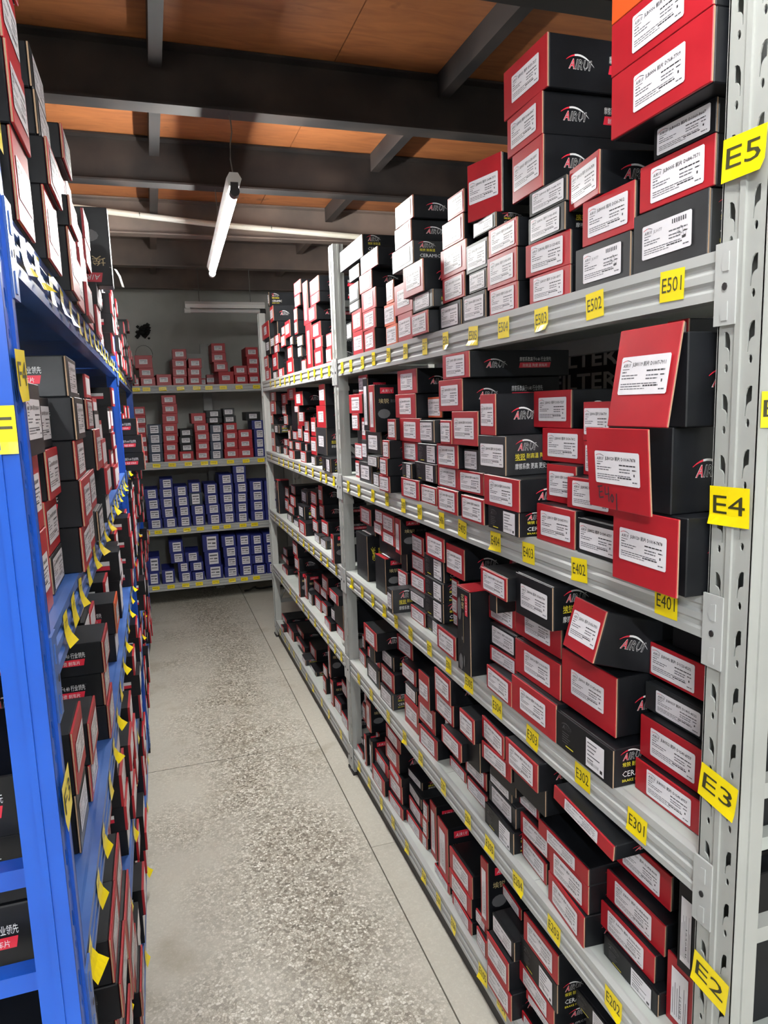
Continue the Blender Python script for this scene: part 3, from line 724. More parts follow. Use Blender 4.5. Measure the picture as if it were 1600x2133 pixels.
# ---- plain rack standing back to back with the right one (seen through the shelves)
brack = empty('steel_rack', (1.24, 1.8, 0))
tag(brack, 'shadowed steel rack standing behind the right rack, seen through its shelves', 'rack')
off = Vector((-1.24, -1.8, 0))
for y in (.78, 2.85):
    for x, r in ((1.24, 0), (1.70, math.pi)):
        part(link('post', pm, brack, (x, y, 0), (0, 0, r)))
for z in (EYE - .05, EYE - .72, EYE - 1.40):
    for x, sg in ((1.24, 1), (1.70, -1)):
        mb = MB(); mb.prism_y(beam_profile(x, z, .0635, sg), .817, 2.813); part(mb.build('beam', ['beam_grey'], brack))
    for k in range(3):
        d = MB(); d.box(1.255, 1.685, .817 + .665 * k + .001, .817 + .665 * (k + 1) - .001, z - .022, z - .0005); part(d.build('deck_panel', ['deck_grey'], brack))
DATA = """
E5 K 0.735 0.8116 0.9686 1.7770 1.8670 1 1 txt=9
E5 R 0.735 0.8059 0.9534 1.8670 1.9338 1 2 txt=3
E5 K 0.735 0.8073 0.9223 1.9338 1.9791 1 3 txt=2
E5 R 0.700 0.7760 0.9813 1.9791 2.0683 1 4 txt=4
E5 R 0.700 0.7773 0.9832 2.0683 2.1420 1 5 txt=4
E5 O 0.700 0.7799 0.9836 2.1420 2.2136 1 6
E5 K 0.735 0.9776 1.1281 1.7770 1.8501 2 1 txt=9
E5 R 0.735 0.9700 1.1063 1.8501 1.9237 2 2 txt=1
E5 R 0.735 1.0500 1.1618 1.9237 1.9944 2 3 yaw=-8
E5 R 0.735 1.1476 1.2882 1.7770 1.8321 3 1
E5 R 0.735 1.1526 1.2986 1.8321 1.8942 3 2
E5 K 0.735 1.1645 1.2949 1.8942 1.9444 3 3
E5 K 0.735 1.1627 1.2866 1.9444 1.9898 3 4
E5 R 0.735 1.2364 1.3629 1.9898 2.0833 3 5
E5 R 0.735 1.2393 1.3831 2.0833 2.1591 3 6
E5 R 0.735 1.2248 1.3928 2.1591 2.2525 3 7 txt=0
E5 R 0.735 1.3400 1.4663 1.7770 1.8362 4 1 yaw=0
E5 R 0.735 1.3431 1.4754 1.8362 1.9046 4 2 yaw=0
E5 R 0.735 1.3411 1.4682 1.9046 1.9628 4 3 yaw=0
E5 K 0.735 1.4886 1.6085 1.7770 1.8434 5 1 yaw=0
E5 K 0.735 1.4810 1.5714 1.8434 1.8897 5 2 yaw=0
E5 K 0.735 1.4757 1.5861 1.8897 1.9544 5 3 yaw=0
E5 K 0.735 1.4352 1.5451 1.9633 1.9964 5 4 yaw=0
E5 R 0.735 1.4345 1.5450 1.9964 2.1191 5 5 yaw=16,dep=0.2
E5 K 0.735 1.6219 1.7562 1.7770 1.8414 6 1 yaw=0
E5 R 0.735 1.6001 1.7320 1.8439 1.9037 6 2 yaw=0
E5 R 0.735 1.5875 1.7410 1.9037 1.9749 6 3 yaw=0
E5 R 0.735 1.6006 1.7276 1.9749 2.0362 6 4 yaw=0
E5 R 0.735 1.5963 1.6904 2.0362 2.0895 6 5 yaw=0
E5 R 0.705 1.7641 1.8926 1.7770 1.8356 7 1
E5 K 0.715 1.7522 1.8984 1.8419 1.8867 7 2
E5 R 0.705 1.7936 1.9428 1.8867 1.9702 7 3
E5 K 0.705 1.8627 2.0339 1.9702 2.0311 7 4 big=1
E5 R 0.705 1.8719 2.0081 2.0311 2.0872 7 5
E5 R 0.705 1.8559 1.9942 2.0872 2.1461 7 6
E5 R 0.735 1.9601 2.0851 1.7770 1.8603 8 1
E5 R 0.735 1.9541 2.1106 1.8603 1.9492 8 2
E5 O 0.735 2.0921 2.2041 1.7770 1.8399 9 1
E5 O 0.735 2.1121 2.2096 1.8399 1.9060 9 2
E5 O 0.735 2.1144 2.1904 1.9060 1.9733 9 3
E5 R 0.735 2.3203 2.4572 1.7770 1.8518 10 1
E5 R 0.735 2.3097 2.4579 1.8518 1.9159 10 2
E5 R 0.735 2.2996 2.4642 1.9159 1.9825 10 3
E5 R 0.735 2.3392 2.4817 1.9825 2.0447 10 4
E5 R 0.735 2.2666 2.4587 2.0447 2.1033 10 5
E5 R 0.735 2.4650 2.5951 1.7770 1.8621 11 1
E5 R 0.735 2.4654 2.6071 1.8621 1.9363 11 2
E5 K 0.735 2.4925 2.6332 1.9363 1.9693 11 3
E5 K 0.735 2.4934 2.6286 1.9693 2.0339 11 4
E5 K 0.735 2.4807 2.6148 2.0452 2.0917 11 5
E5 K 0.735 2.4311 2.7349 2.1038 2.1783 11 6
E5 f 0.755 2.6052 2.6791 1.7770 1.8430 12 1
E5 K 0.735 2.6085 2.6831 1.8430 1.9050 12 2
E4 R 0.682 0.7760 0.9196 1.3120 1.4241 1 1 flap=1,txt=6
E4 R 0.680 0.8080 0.9532 1.4241 1.5476 1 2 pitch=4,flap=1,txt=6
E4 R 0.682 0.7856 0.9170 1.5476 1.6752 1 3 pitch=-9,flap=1,txt=5
E4 R 0.800 0.9185 0.9647 1.6556 1.7095 2 1 txt=7
E4 K 0.727 0.9782 1.1040 1.3120 1.3773 3 1
E4 R 0.746 1.0181 1.1619 1.3868 1.4467 3 2
E4 R 0.781 1.0869 1.1672 1.4467 1.5123 3 3
E4 R 0.781 1.0798 1.1681 1.5123 1.5854 3 4
E4 R 0.728 1.1154 1.2489 1.3120 1.3863 4 1
E4 R 0.763 1.1686 1.2672 1.3863 1.4628 4 2
E4 R 0.798 1.1949 1.3409 1.4628 1.5328 4 3
E4 R 0.798 1.2401 1.3805 1.5328 1.6109 4 4
E4 Q 0.700 1.2710 1.4174 1.3120 1.3646 5 1
E4 R 0.697 1.2674 1.4268 1.3646 1.4324 5 2
E4 Y 0.704 1.3424 1.4651 1.4324 1.5181 5 3
E4 R 0.704 1.3820 1.4582 1.5181 1.6083 5 4 side=1
E4 R 0.700 1.4382 1.5583 1.3120 1.3718 6 1
E4 R 0.716 1.4753 1.6091 1.3743 1.4285 6 2
E4 K 0.720 1.5016 1.5806 1.4285 1.4811 6 3
E4 R 0.700 1.4675 1.6035 1.4907 1.5714 6 4
E4 R 0.700 1.5470 1.6870 1.5714 1.6488 6 5
E4 R 0.700 1.5077 1.6569 1.6488 1.7095 6 6
E4 R 0.706 1.5961 1.7286 1.3120 1.3738 7 1
E4 R 0.717 1.6192 1.7483 1.3738 1.4301 7 2
E4 R 0.704 1.5861 1.7191 1.4301 1.4902 7 3
E4 R 0.695 1.6049 1.6673 1.4902 1.5497 7 4
E4 K 0.690 1.7033 1.8034 1.4907 1.5487 7 5
E4 R 0.724 1.7785 1.8995 1.3120 1.3629 8 1
E4 Q 0.731 1.7961 1.9595 1.3722 1.4256 8 2
E4 Q 0.734 1.7998 1.9353 1.4256 1.4797 8 3
E4 R 0.718 1.9009 2.0470 1.3120 1.3717 9 1
E4 Q 0.719 1.9610 2.0374 1.3717 1.4176 9 2
E4 R 0.752 1.9815 2.1298 1.4176 1.4789 9 3
E4 R 0.745 1.9437 2.1229 1.4789 1.5507 9 4
E4 R 0.745 1.9798 2.1594 1.5507 1.6240 9 5
E4 O 0.775 1.8486 1.9539 1.5512 1.6108 9 6
E4 R 0.745 1.9658 2.1329 1.6240 1.6965 9 7
E4 R 0.705 2.1303 2.2295 1.3120 1.3658 10 1
E4 R 0.703 2.1358 2.2181 1.3658 1.4226 10 2
E4 R 0.707 2.1313 2.1890 1.4226 1.4807 10 3
E4 R 0.729 2.1244 2.1978 1.4807 1.5477 10 4
E4 K 0.699 2.2270 2.3355 1.3867 1.4243 11 1
E4 K 0.734 2.2947 2.4673 1.4243 1.5036 11 2
E4 T 0.700 2.2484 2.3007 1.5036 1.6601 11 3
E4 t 0.734 2.4307 2.4832 1.5036 1.6897 11 4
E4 K 0.730 2.3089 2.3879 1.3120 1.3579 12 1
E4 K 0.734 2.4159 2.5697 1.3120 1.3867 13 1
E4 K 0.750 2.5091 2.5789 1.3867 1.4673 13 2
E4 R 0.750 2.5222 2.5760 1.4673 1.5510 13 3
E4 R 0.760 2.6571 2.7155 1.3120 1.3784 14 1
E4 R 0.760 2.6075 2.7181 1.3867 1.4478 14 2
E4 f 0.760 2.5799 2.6661 1.4478 1.5006 14 3
E4 R 0.740 2.5775 2.6701 1.5006 1.5648 14 4
E4 R 0.740 2.5240 2.7017 1.5648 1.6371 14 5
E4 R 0.760 2.5160 2.6222 1.6371 1.7068 14 6
E3 R 0.756 0.7943 0.9632 0.9140 0.9710 1 1 txt=13
E3 R 0.770 0.8070 0.9699 0.9710 1.0456 1 2 txt=13
E3 K 0.793 0.8322 0.9878 1.0456 1.0952 1 3 txt=12
E3 R 0.800 0.8396 1.0161 1.1071 1.1671 1 4 txt=11
E3 f 0.820 0.8724 0.9552 1.1671 1.2154 1 5
E3 R 0.690 0.9933 1.0971 1.1388 1.2330 2 1 pitch=-16,yaw=-4,txt=8
E3 Q 0.715 0.9713 1.1522 0.9140 0.9866 3 1
E3 R 0.735 0.9922 1.1652 0.9948 1.1066 3 2 txt=10
E3 R 0.714 1.1536 1.3338 0.9140 0.9943 4 1
E3 R 0.731 1.1666 1.3485 0.9943 1.0709 4 2
E3 R 0.748 1.1905 1.3780 1.0709 1.1492 4 3
E3 K 0.700 1.1447 1.2882 1.1492 1.2375 4 4
E3 R 0.714 1.3352 1.4611 0.9140 0.9723 5 1
E3 R 0.739 1.3627 1.4854 0.9723 1.0104 5 2
E3 K 0.744 1.3733 1.4950 1.0104 1.0637 5 3
E3 R 0.757 1.3989 1.5285 1.0637 1.1203 5 4
E3 f 0.700 1.3790 1.4123 1.1203 1.1724 5 5
E3 R 0.680 1.2896 1.4163 1.1724 1.2239 5 6
E3 U 0.704 1.5300 1.6031 0.9140 1.1315 6 1
E3 R 0.739 1.6367 1.7518 1.1315 1.2149 7 1
E3 R 0.715 1.6445 1.7744 0.9140 0.9791 8 1
E3 R 0.760 1.7306 1.7594 0.9791 1.0126 8 2
E3 Q 0.730 1.7663 1.8968 0.9791 1.0384 8 3
E3 R 0.760 1.7287 1.7649 1.0126 1.0575 8 4
E3 Q 0.731 1.7664 1.8957 1.0384 1.0933 8 5
E3 R 0.760 1.7238 1.7628 1.0575 1.1110 8 6
E3 Q 0.738 1.7756 1.9153 1.0933 1.1568 8 7
E3 R 0.731 1.7517 1.8824 1.1568 1.2238 8 8
E3 Q 0.750 1.8416 1.9405 0.9140 0.9576 9 1
E3 R 0.744 1.9419 2.0647 0.9140 0.9581 10 1
E3 K 0.761 1.9751 2.1193 0.9581 0.9952 10 2
E3 R 0.777 2.0204 2.1451 0.9952 1.0471 10 3
E3 R 0.793 2.0639 2.1763 1.0471 1.1022 10 4
E3 R 0.800 2.0853 2.1913 1.1022 1.1630 10 5
E3 K 0.700 2.1208 2.1715 0.9140 0.9947 11 1
E3 f 0.790 2.1725 2.2510 0.9140 0.9722 12 1
E3 R 0.770 2.1730 2.2550 0.9722 1.0311 12 2
E3 f 0.780 2.1974 2.2450 1.0311 1.0918 12 3
E3 T 0.760 2.1934 2.2490 1.0918 1.2128 12 4
E3 UR 0.753 2.3565 2.4649 0.9140 1.0457 13 1
E3 f 0.780 2.2614 2.3919 1.0457 1.1058 13 2
E3 f 0.780 2.3990 2.4925 1.0457 1.1223 13 3
E3 R 0.760 2.2574 2.3948 1.1058 1.1470 13 4
E3 R 0.760 2.3962 2.4965 1.1223 1.1655 13 5
E3 R 0.760 2.2621 2.3818 1.1470 1.2138 13 6
E3 R 0.760 2.3846 2.4682 1.1655 1.2147 13 7
E3 UY 0.749 2.5629 2.7086 0.9140 1.0955 14 1
E3 f 0.780 2.5385 2.6699 1.0955 1.1368 14 2
E3 R 0.760 2.5345 2.6739 1.1368 1.2003 14 3
E2 T 0.770 0.8224 0.8858 0.5250 0.6544 1 1
E2 t 0.760 0.8145 0.8521 0.6544 0.8114 1 2
E2 Q 0.753 0.8872 1.0402 0.5250 0.5702 2 1
E2 R 0.761 0.9078 1.0628 0.5702 0.6241 2 2
E2 R 0.775 0.9003 1.0649 0.6241 0.6849 2 3 txt=16
E2 R 0.800 0.9172 1.0687 0.6919 0.7605 2 4 txt=16
E2 R 0.690 0.9325 1.1215 0.8131 0.8431 3 1 txt=15,roll=4
E2 R 0.729 1.0643 1.2130 0.5250 0.5932 4 1
E2 R 0.734 1.0663 1.2077 0.5932 0.6555 4 2
E2 R 0.733 1.0664 1.2519 0.6555 0.6914 4 3 txt=14
E2 R 0.754 1.2498 1.3683 0.5250 0.5783 5 1
E2 R 0.757 1.2440 1.3731 0.5822 0.6332 5 2
E2 R 0.771 1.3198 1.4031 0.6355 0.6711 5 3
E2 f 0.770 1.2533 1.3607 0.6711 0.7217 5 4
E2 f 0.720 1.2044 1.3353 0.7227 0.7833 5 5
E2 R 0.700 1.2004 1.3393 0.7833 0.8465 5 6
E2 Q 0.734 1.3697 1.5183 0.5250 0.5817 6 1
E2 K 0.748 1.3816 1.5231 0.5817 0.6350 6 2
E2 K 0.749 1.4045 1.5184 0.6350 0.6744 6 3
E2 f 0.735 1.3621 1.4840 0.6744 0.7149 6 4
E2 R 0.715 1.3486 1.4880 0.7232 0.7669 6 5
E2 R 0.719 1.3788 1.5049 0.7669 0.8234 6 6
E2 f 0.720 1.5198 1.5845 0.6576 0.7459 7 1
E2 R 0.700 1.5065 1.5920 0.7459 0.8109 7 2
E2 R 0.758 1.5586 1.6779 0.5250 0.5648 8 1
E2 R 0.768 1.5813 1.7088 0.5648 0.6156 8 2
E2 R 0.774 1.6002 1.7409 0.6156 0.6576 8 3
E2 R 0.700 1.5859 1.7196 0.6581 0.7085 8 4
E2 R 0.721 1.6847 1.8127 0.7085 0.7711 8 5
E2 R 0.714 1.6840 1.7996 0.7711 0.8461 8 6
E2 R 0.764 1.7033 1.8153 0.5250 0.5567 9 1
E2 f 0.770 1.7543 1.8066 0.5567 0.6614 9 2
E2 K 0.750 1.7503 1.8106 0.6614 0.6790 9 3
E2 R 0.735 1.8496 1.9899 0.5250 0.5874 10 1
E2 R 0.746 1.8853 2.0228 0.5874 0.6653 10 2
E2 R 0.732 1.8947 1.9763 0.6653 0.7731 10 3
E2 R 0.744 2.0312 2.1508 0.5250 0.6192 11 1
E2 K 0.747 2.0473 2.1497 0.6192 0.6671 11 2
E2 R 0.757 2.0790 2.2023 0.6671 0.7198 11 3
E2 K 0.726 2.2350 2.3671 0.5250 0.5832 12 1
E2 R 0.735 2.2420 2.3780 0.5832 0.6522 12 2
E2 K 0.747 2.2730 2.4150 0.6522 0.7065 12 3
E2 R 0.700 2.3182 2.4739 0.7187 0.7853 12 4
E2 R 0.782 2.1791 2.3167 0.7198 0.7799 12 5
E2 K 0.739 2.4301 2.5853 0.5250 0.6004 13 1
E2 R 0.751 2.4538 2.6093 0.6004 0.6382 13 2
E2 f 0.720 2.4160 2.4699 0.6382 0.7187 13 3
E2 R 0.758 2.6694 2.7720 0.5250 0.5776 14 1
E2 R 0.777 2.7442 2.7720 0.5776 0.6369 14 2
E1 f 0.790 1.0445 1.1507 0.1210 0.3102 1 1
E1 Q 0.770 1.0405 1.1547 0.3102 0.3491 1 2
E1 R 0.735 1.1966 1.3298 0.1210 0.1475 2 1
E1 f 0.755 1.2035 1.3041 0.1475 0.1986 2 2
E1 R 0.735 1.1995 1.3081 0.1986 0.2213 2 3
E1 R 0.735 1.1913 1.3422 0.2213 0.2719 2 4
E1 Q 0.735 1.1782 1.3365 0.2719 0.3438 2 5
E1 R 0.735 1.1765 1.3201 0.3438 0.4151 2 6
E1 R 0.705 1.3312 1.4548 0.1210 0.1923 3 1
E1 R 0.705 1.3437 1.4578 0.1923 0.2681 3 2
E1 K 0.718 1.3379 1.4488 0.2724 0.3249 3 3
E1 R 0.770 1.3947 1.4976 0.3249 0.3549 3 4
E1 R 0.737 1.5235 1.5899 0.1210 0.1728 4 1
E1 R 0.747 1.5492 1.6076 0.1728 0.2116 4 2
E1 T 0.739 1.5205 1.5586 0.2116 0.4046 4 3
E1 R 0.737 1.6151 1.7578 0.1210 0.1600 5 1
E1 R 0.741 1.6308 1.7818 0.1600 0.2210 5 2
E1 R 0.744 1.6274 1.7829 0.2210 0.2900 5 3
E1 R 0.744 1.7889 1.9086 0.1210 0.1510 6 1
E1 T 0.746 1.8024 1.8823 0.1510 0.3285 6 2
E1 T 0.768 1.9494 2.0005 0.1210 0.3123 7 1
E1 R 0.760 2.0153 2.0549 0.1210 0.1645 8 1
E1 R 0.760 2.0089 2.0471 0.1645 0.2304 8 2
E1 R 0.760 2.0019 2.0409 0.2304 0.2903 8 3
E1 R 0.756 2.0553 2.2008 0.1210 0.1629 9 1
E1 R 0.768 2.0764 2.2082 0.1629 0.2131 9 2
E1 K 0.777 2.1013 2.2305 0.2131 0.2526 9 3
E1 K 0.787 2.1304 2.2582 0.2638 0.2952 9 4
E1 R 0.738 2.2022 2.3455 0.1210 0.1634 10 1
E1 R 0.749 2.2319 2.3699 0.1634 0.2310 10 2
E1 R 0.750 2.2320 2.3745 0.2310 0.2633 10 3
E1 R 0.754 2.2695 2.4212 0.2633 0.3390 10 4
E1 R 0.760 2.2662 2.4279 0.3390 0.3919 10 5
E1 R 0.727 2.3713 2.5243 0.1210 0.1847 11 1
E1 R 0.748 2.3860 2.5465 0.1847 0.2348 11 2
E1 t 0.735 2.5479 2.5797 0.1210 0.2630 12 1
E1 R 0.777 2.5812 2.6199 0.2348 0.2725 13 1
E1 T 0.748 2.5970 2.6549 0.2730 0.3995 13 2
E1 T 0.731 2.6214 2.6429 0.1210 0.2556 14 1
E1 R 0.734 2.6781 2.7720 0.1210 0.1487 15 1
E1 K 0.755 2.7364 2.7720 0.1487 0.1786 15 2
E1 R 0.766 2.7303 2.7720 0.2556 0.3342 16 1
E1 R 0.776 2.7454 2.7720 0.3342 0.3752 16 2
F5 R 0.735 2.9289 3.0317 1.7770 1.8422 1 1
F5 R 0.735 2.9184 3.0151 1.8422 1.8998 1 2
F5 R 0.735 3.1030 3.2615 1.7770 1.8562 2 1
F5 R 0.735 3.0955 3.2483 1.8562 1.9050 2 2
F5 R 0.735 3.1155 3.2944 1.9050 1.9706 2 3
F5 R 0.735 3.1905 3.3531 1.9844 2.0524 2 4
F5 R 0.735 3.1154 3.2920 2.0524 2.0969 2 5
F5 R 0.735 3.1133 3.2900 2.0969 2.1633 2 6
F5 T 0.735 3.3099 3.4267 1.7770 1.9844 3 1
F5 T 0.735 3.3545 3.4494 1.9844 2.1834 3 2
F5 R 0.735 3.4623 3.5598 1.7770 1.8285 4 1
F5 f 0.755 3.5612 3.6360 1.7770 1.8479 5 1
F5 K 0.735 3.5500 3.6427 1.8479 1.8991 5 2
F5 K 0.735 3.5263 3.6354 1.8991 1.9532 5 3
F5 f 0.755 3.6441 3.6897 1.7770 1.9669 6 1
F5 R 0.735 3.6239 3.6937 1.9669 2.0346 6 2
F5 R 0.735 3.6203 3.6934 2.0346 2.0961 6 3
F5 R 0.735 3.5347 3.6542 2.0961 2.1515 6 4
F5 R 0.735 3.5058 3.6528 2.1515 2.2160 6 5
F5 R 0.735 3.7799 3.9703 1.7770 1.8547 7 1
F5 R 0.735 3.7921 3.9220 1.8547 1.9257 7 2
F5 K 0.735 3.7654 3.8299 1.9257 1.9703 7 3
F5 f 0.755 3.8313 3.9604 1.9257 1.9747 7 4
F5 R 0.735 3.8192 3.9644 1.9747 2.0620 7 5
F5 R 0.735 4.0793 4.2673 1.7770 1.8260 8 1
F5 f 0.755 3.9775 4.1142 1.8260 1.9383 8 2
F5 R 0.735 3.9735 4.1182 1.9383 2.0016 8 3
F5 R 0.735 3.9756 4.0742 2.0016 2.0469 8 4
F5 K 0.735 4.3263 4.4239 1.7770 1.8187 9 1
F5 R 0.735 4.2634 4.4450 1.8265 1.9238 9 2
F5 R 0.735 4.2014 4.3632 1.9238 1.9700 9 3
F5 f 0.755 4.3646 4.4633 1.9238 1.9647 9 4
F5 R 0.735 4.1512 4.3200 1.9700 2.0253 9 5
F5 K 0.735 4.3516 4.4673 1.9705 2.0257 9 6
F5 f 0.755 4.3265 4.4341 2.0257 2.1149 9 7
F5 R 0.735 4.3225 4.4381 2.1149 2.2056 9 8
F5 f 0.755 4.4607 4.4811 2.1421 2.2188 10 1
F5 K 0.735 4.4567 4.4851 2.2188 2.3034 10 2
F5 R 0.735 4.5529 4.7539 1.7770 1.8522 11 1
F5 R 0.735 4.6208 4.7748 1.8522 1.9354 11 2
F5 K 0.735 4.5090 4.6816 1.9354 2.0428 11 3
F5 R 0.735 4.5143 4.8000 2.0428 2.1421 11 4
F4 Q 0.713 2.9486 3.1047 1.3120 1.3723 1 1
F4 K 0.748 3.1537 3.3531 1.3723 1.4985 2 1
F4 R 0.748 3.1460 3.3287 1.4985 1.6008 2 2
F4 R 0.748 3.1398 3.2637 1.6008 1.6970 2 3
F4 K 0.737 3.3532 3.4458 1.3120 1.3572 3 1
F4 R 0.762 3.4322 3.5494 1.3572 1.4465 3 2
F4 R 0.793 3.5758 3.6707 1.4465 1.5420 4 1
F4 R 0.735 3.5744 3.7001 1.3120 1.3685 5 1
F4 f 0.790 3.7011 3.7369 1.3120 1.3532 6 1
F4 R 0.770 3.7016 3.7409 1.3532 1.4033 6 2
F4 R 0.750 3.7782 3.8784 1.5702 1.6063 7 1
F4 R 0.750 3.6569 3.8620 1.6063 1.6799 7 2
F4 R 0.733 3.8788 4.0387 1.3120 1.3586 8 1
F4 R 0.751 4.0165 4.1078 1.3586 1.4070 8 2
F4 R 0.770 3.8749 4.0150 1.3591 1.4026 8 3
F4 R 0.800 3.7808 3.8944 1.4033 1.4659 8 4
F4 R 0.800 3.9553 4.0763 1.4075 1.4929 8 5
F4 R 0.800 4.0989 4.2398 1.4075 1.4578 8 6
F4 f 0.803 4.0773 4.2536 1.4627 1.6412 8 7
F4 R 0.800 3.7739 3.8775 1.4659 1.5225 8 8
F4 R 0.800 3.8790 4.0233 1.4929 1.5950 8 9
F4 R 0.783 4.0135 4.2576 1.6412 1.7095 8 10
F4 R 0.783 4.2413 4.2938 1.4070 1.4627 9 1
F4 R 0.765 4.2672 4.3956 1.3120 1.3548 10 1
F4 K 0.753 4.4495 4.5940 1.3120 1.3589 11 1
F4 R 0.796 4.3794 4.5414 1.3594 1.4028 11 2
F4 f 0.820 4.3985 4.4869 1.4028 1.4885 11 3
F4 R 0.800 4.3945 4.5125 1.4900 1.5544 11 4
F4 R 0.800 4.4415 4.5584 1.5544 1.6193 11 5
F4 R 0.800 4.3774 4.5659 1.6193 1.6881 11 6
F4 R 0.758 4.6660 4.7955 1.3120 1.4393 12 1
F4 K 0.759 4.4879 4.6817 1.4393 1.4895 12 2
F4 R 0.763 4.7285 4.8000 1.4907 1.5591 13 1
F4 R 0.763 4.6007 4.8000 1.5591 1.6450 13 2
F4 R 0.763 4.5674 4.7607 1.6450 1.7020 13 3
F3 T 0.706 2.9318 2.9741 0.9140 1.0424 1 1
F3 K 0.747 3.2532 3.3595 0.9140 0.9578 2 1
F3 K 0.750 3.4000 3.5182 0.9140 0.9560 3 1
F3 R 0.762 3.4864 3.6103 0.9560 1.0109 3 2
F3 R 0.782 3.3554 3.4763 0.9578 1.0285 3 3
F3 R 0.775 3.5777 3.6966 1.0109 1.0794 3 4
F3 R 0.796 3.4834 3.5763 1.0285 1.0954 3 5
F3 R 0.785 3.6046 3.7199 1.0794 1.1479 3 6
F3 R 0.800 3.5245 3.5981 1.0954 1.1913 3 7
F3 R 0.729 3.6526 3.8192 0.9140 0.9837 4 1
F3 K 0.754 3.7745 3.9553 0.9837 1.0561 4 2
F3 K 0.789 3.8560 4.0157 1.0561 1.1272 4 3
F3 K 0.750 3.9452 4.0716 0.9140 0.9494 5 1
F3 K 0.750 4.1335 4.2901 0.9140 0.9560 6 1
F3 R 0.765 4.1638 4.3121 0.9560 1.0047 6 2
F3 R 0.775 4.1484 4.3070 1.0047 1.0647 6 3
F3 R 0.800 4.2628 4.3934 1.0647 1.1185 6 4
F3 R 0.765 4.3290 4.4338 0.9560 1.0284 7 1
F3 R 0.787 4.4268 4.5361 1.0284 1.0940 7 2
F3 UK 0.740 4.5376 4.6288 0.9140 1.1319 8 1
F2 f 0.720 2.8724 3.0233 0.6287 0.7408 1 1
F2 R 0.700 2.8684 3.0273 0.7408 0.7862 1 2
F2 R 0.762 3.0289 3.1655 0.5250 0.5681 2 1
F2 f 0.780 3.1669 3.1902 0.5250 0.5719 3 1
F2 R 0.738 3.1912 3.3275 0.5250 0.5654 4 1
F2 R 0.750 3.3131 3.4166 0.5654 0.6180 4 2
F2 K 0.760 3.1592 3.2562 0.5719 0.6287 4 3
F2 R 0.774 3.4081 3.5320 0.6180 0.6601 4 4
F2 R 0.769 3.3556 3.4681 0.6601 0.7459 4 5
F2 R 0.767 3.5135 3.6670 0.5250 0.5851 5 1
F2 K 0.752 3.6685 3.7625 0.5250 0.5869 6 1
F2 R 0.793 3.6440 3.7941 0.5874 0.6405 6 2
F2 T 0.752 3.8056 3.8614 0.5250 0.6606 7 1
F2 T 0.723 3.8628 3.8976 0.5250 0.6704 8 1
F2 R 0.787 3.8991 3.9661 0.5869 0.6344 9 1
F2 R 0.729 3.8978 4.0009 0.6704 0.7415 10 1
F2 R 0.732 3.9360 4.0605 0.7415 0.8231 10 2
F2 R 0.753 4.4294 4.6143 0.5250 0.5616 11 1
F2 R 0.785 4.5727 4.8000 0.5616 0.5916 11 2
F2 R 0.800 4.6858 4.8000 0.5916 0.6420 11 3
F1 R 0.745 2.9560 3.0778 0.1210 0.1726 1 1
F1 R 0.753 3.1226 3.2365 0.1210 0.1809 2 1
F1 f 0.800 3.0932 3.1901 0.1814 0.2182 2 2
F1 R 0.780 3.0892 3.1941 0.2182 0.2789 2 3
F1 T 0.745 3.2379 3.2867 0.1210 0.2530 3 1
F1 T 0.744 3.2692 3.3026 0.2604 0.4200 3 2
F1 R 0.788 3.2882 3.4016 0.1809 0.2460 4 1
F1 f 0.800 3.3036 3.3568 0.2530 0.3051 4 2
F1 R 0.780 3.3041 3.3608 0.3051 0.3484 4 3
F1 R 0.746 3.4031 3.4591 0.1210 0.2054 5 1
F1 R 0.756 3.4031 3.4855 0.2054 0.2604 5 2
F1 K 0.752 3.6600 3.8239 0.1210 0.1465 6 1
F1 K 0.733 3.8447 3.9569 0.1210 0.1556 7 1
F1 R 0.787 3.8127 3.9789 0.1561 0.2180 7 2
F1 R 0.752 3.9804 4.2105 0.1556 0.1844 8 1
F1 R 0.780 4.1326 4.3431 0.1844 0.2198 8 2
F1 R 0.746 4.2919 4.5070 0.1210 0.1812 9 1
F1 R 0.719 4.5085 4.5941 0.1210 0.1551 10 1
F1 R 0.753 4.5793 4.7495 0.1551 0.1851 10 2
G1 R 5.950 -0.1137 -0.0786 1.8080 1.8714 1 1
G1 R 5.950 -0.0636 0.0463 1.8080 1.8732 2 1
G1 R 5.950 -0.0709 0.0381 1.8732 1.9446 2 2
G1 R 5.950 -0.0959 0.0339 1.9446 2.0431 2 3
G1 R 5.950 0.0562 0.1695 1.8080 1.8947 3 1
G1 R 6.215 0.0598 0.1768 1.8080 1.8868 4 1
G1 R 5.950 0.1808 0.2871 1.8080 1.8740 5 1
G1 R 5.950 0.1826 0.2920 1.8740 1.9430 5 2
G1 R 5.950 0.1844 0.2936 1.9430 2.0112 5 3
G1 R 5.950 0.1903 0.2986 2.0112 2.0894 5 4
G1 R 5.950 0.2987 0.4030 1.8080 1.8744 6 1
G1 R 5.950 0.3000 0.4042 1.8744 1.9401 6 2
G1 R 5.950 0.3090 0.4124 1.9401 2.0159 6 3
G1 R 6.215 0.4108 0.4562 1.8080 1.8699 7 1
G1 R 6.215 0.4623 0.5311 1.8080 1.8992 8 1
G1 R 5.950 0.5376 0.6610 1.8080 1.9080 9 1
G1 R 5.950 0.5074 0.6170 1.9080 1.9849 9 2
G1 R 5.950 0.4946 0.6077 1.9849 2.0575 9 3
G1 R 5.950 0.4963 0.6054 2.0575 2.1329 9 4
G1 R 6.215 0.6235 0.7176 1.8080 1.8668 10 1
G1 R 5.950 0.6690 0.7743 1.8080 1.8793 11 1
G1 R 5.950 0.6629 0.7714 1.8793 1.9536 11 2
G1 R 5.950 0.7822 0.8704 1.8080 1.8793 12 1
G1 R 5.950 0.7756 0.8672 1.8793 1.9501 12 2
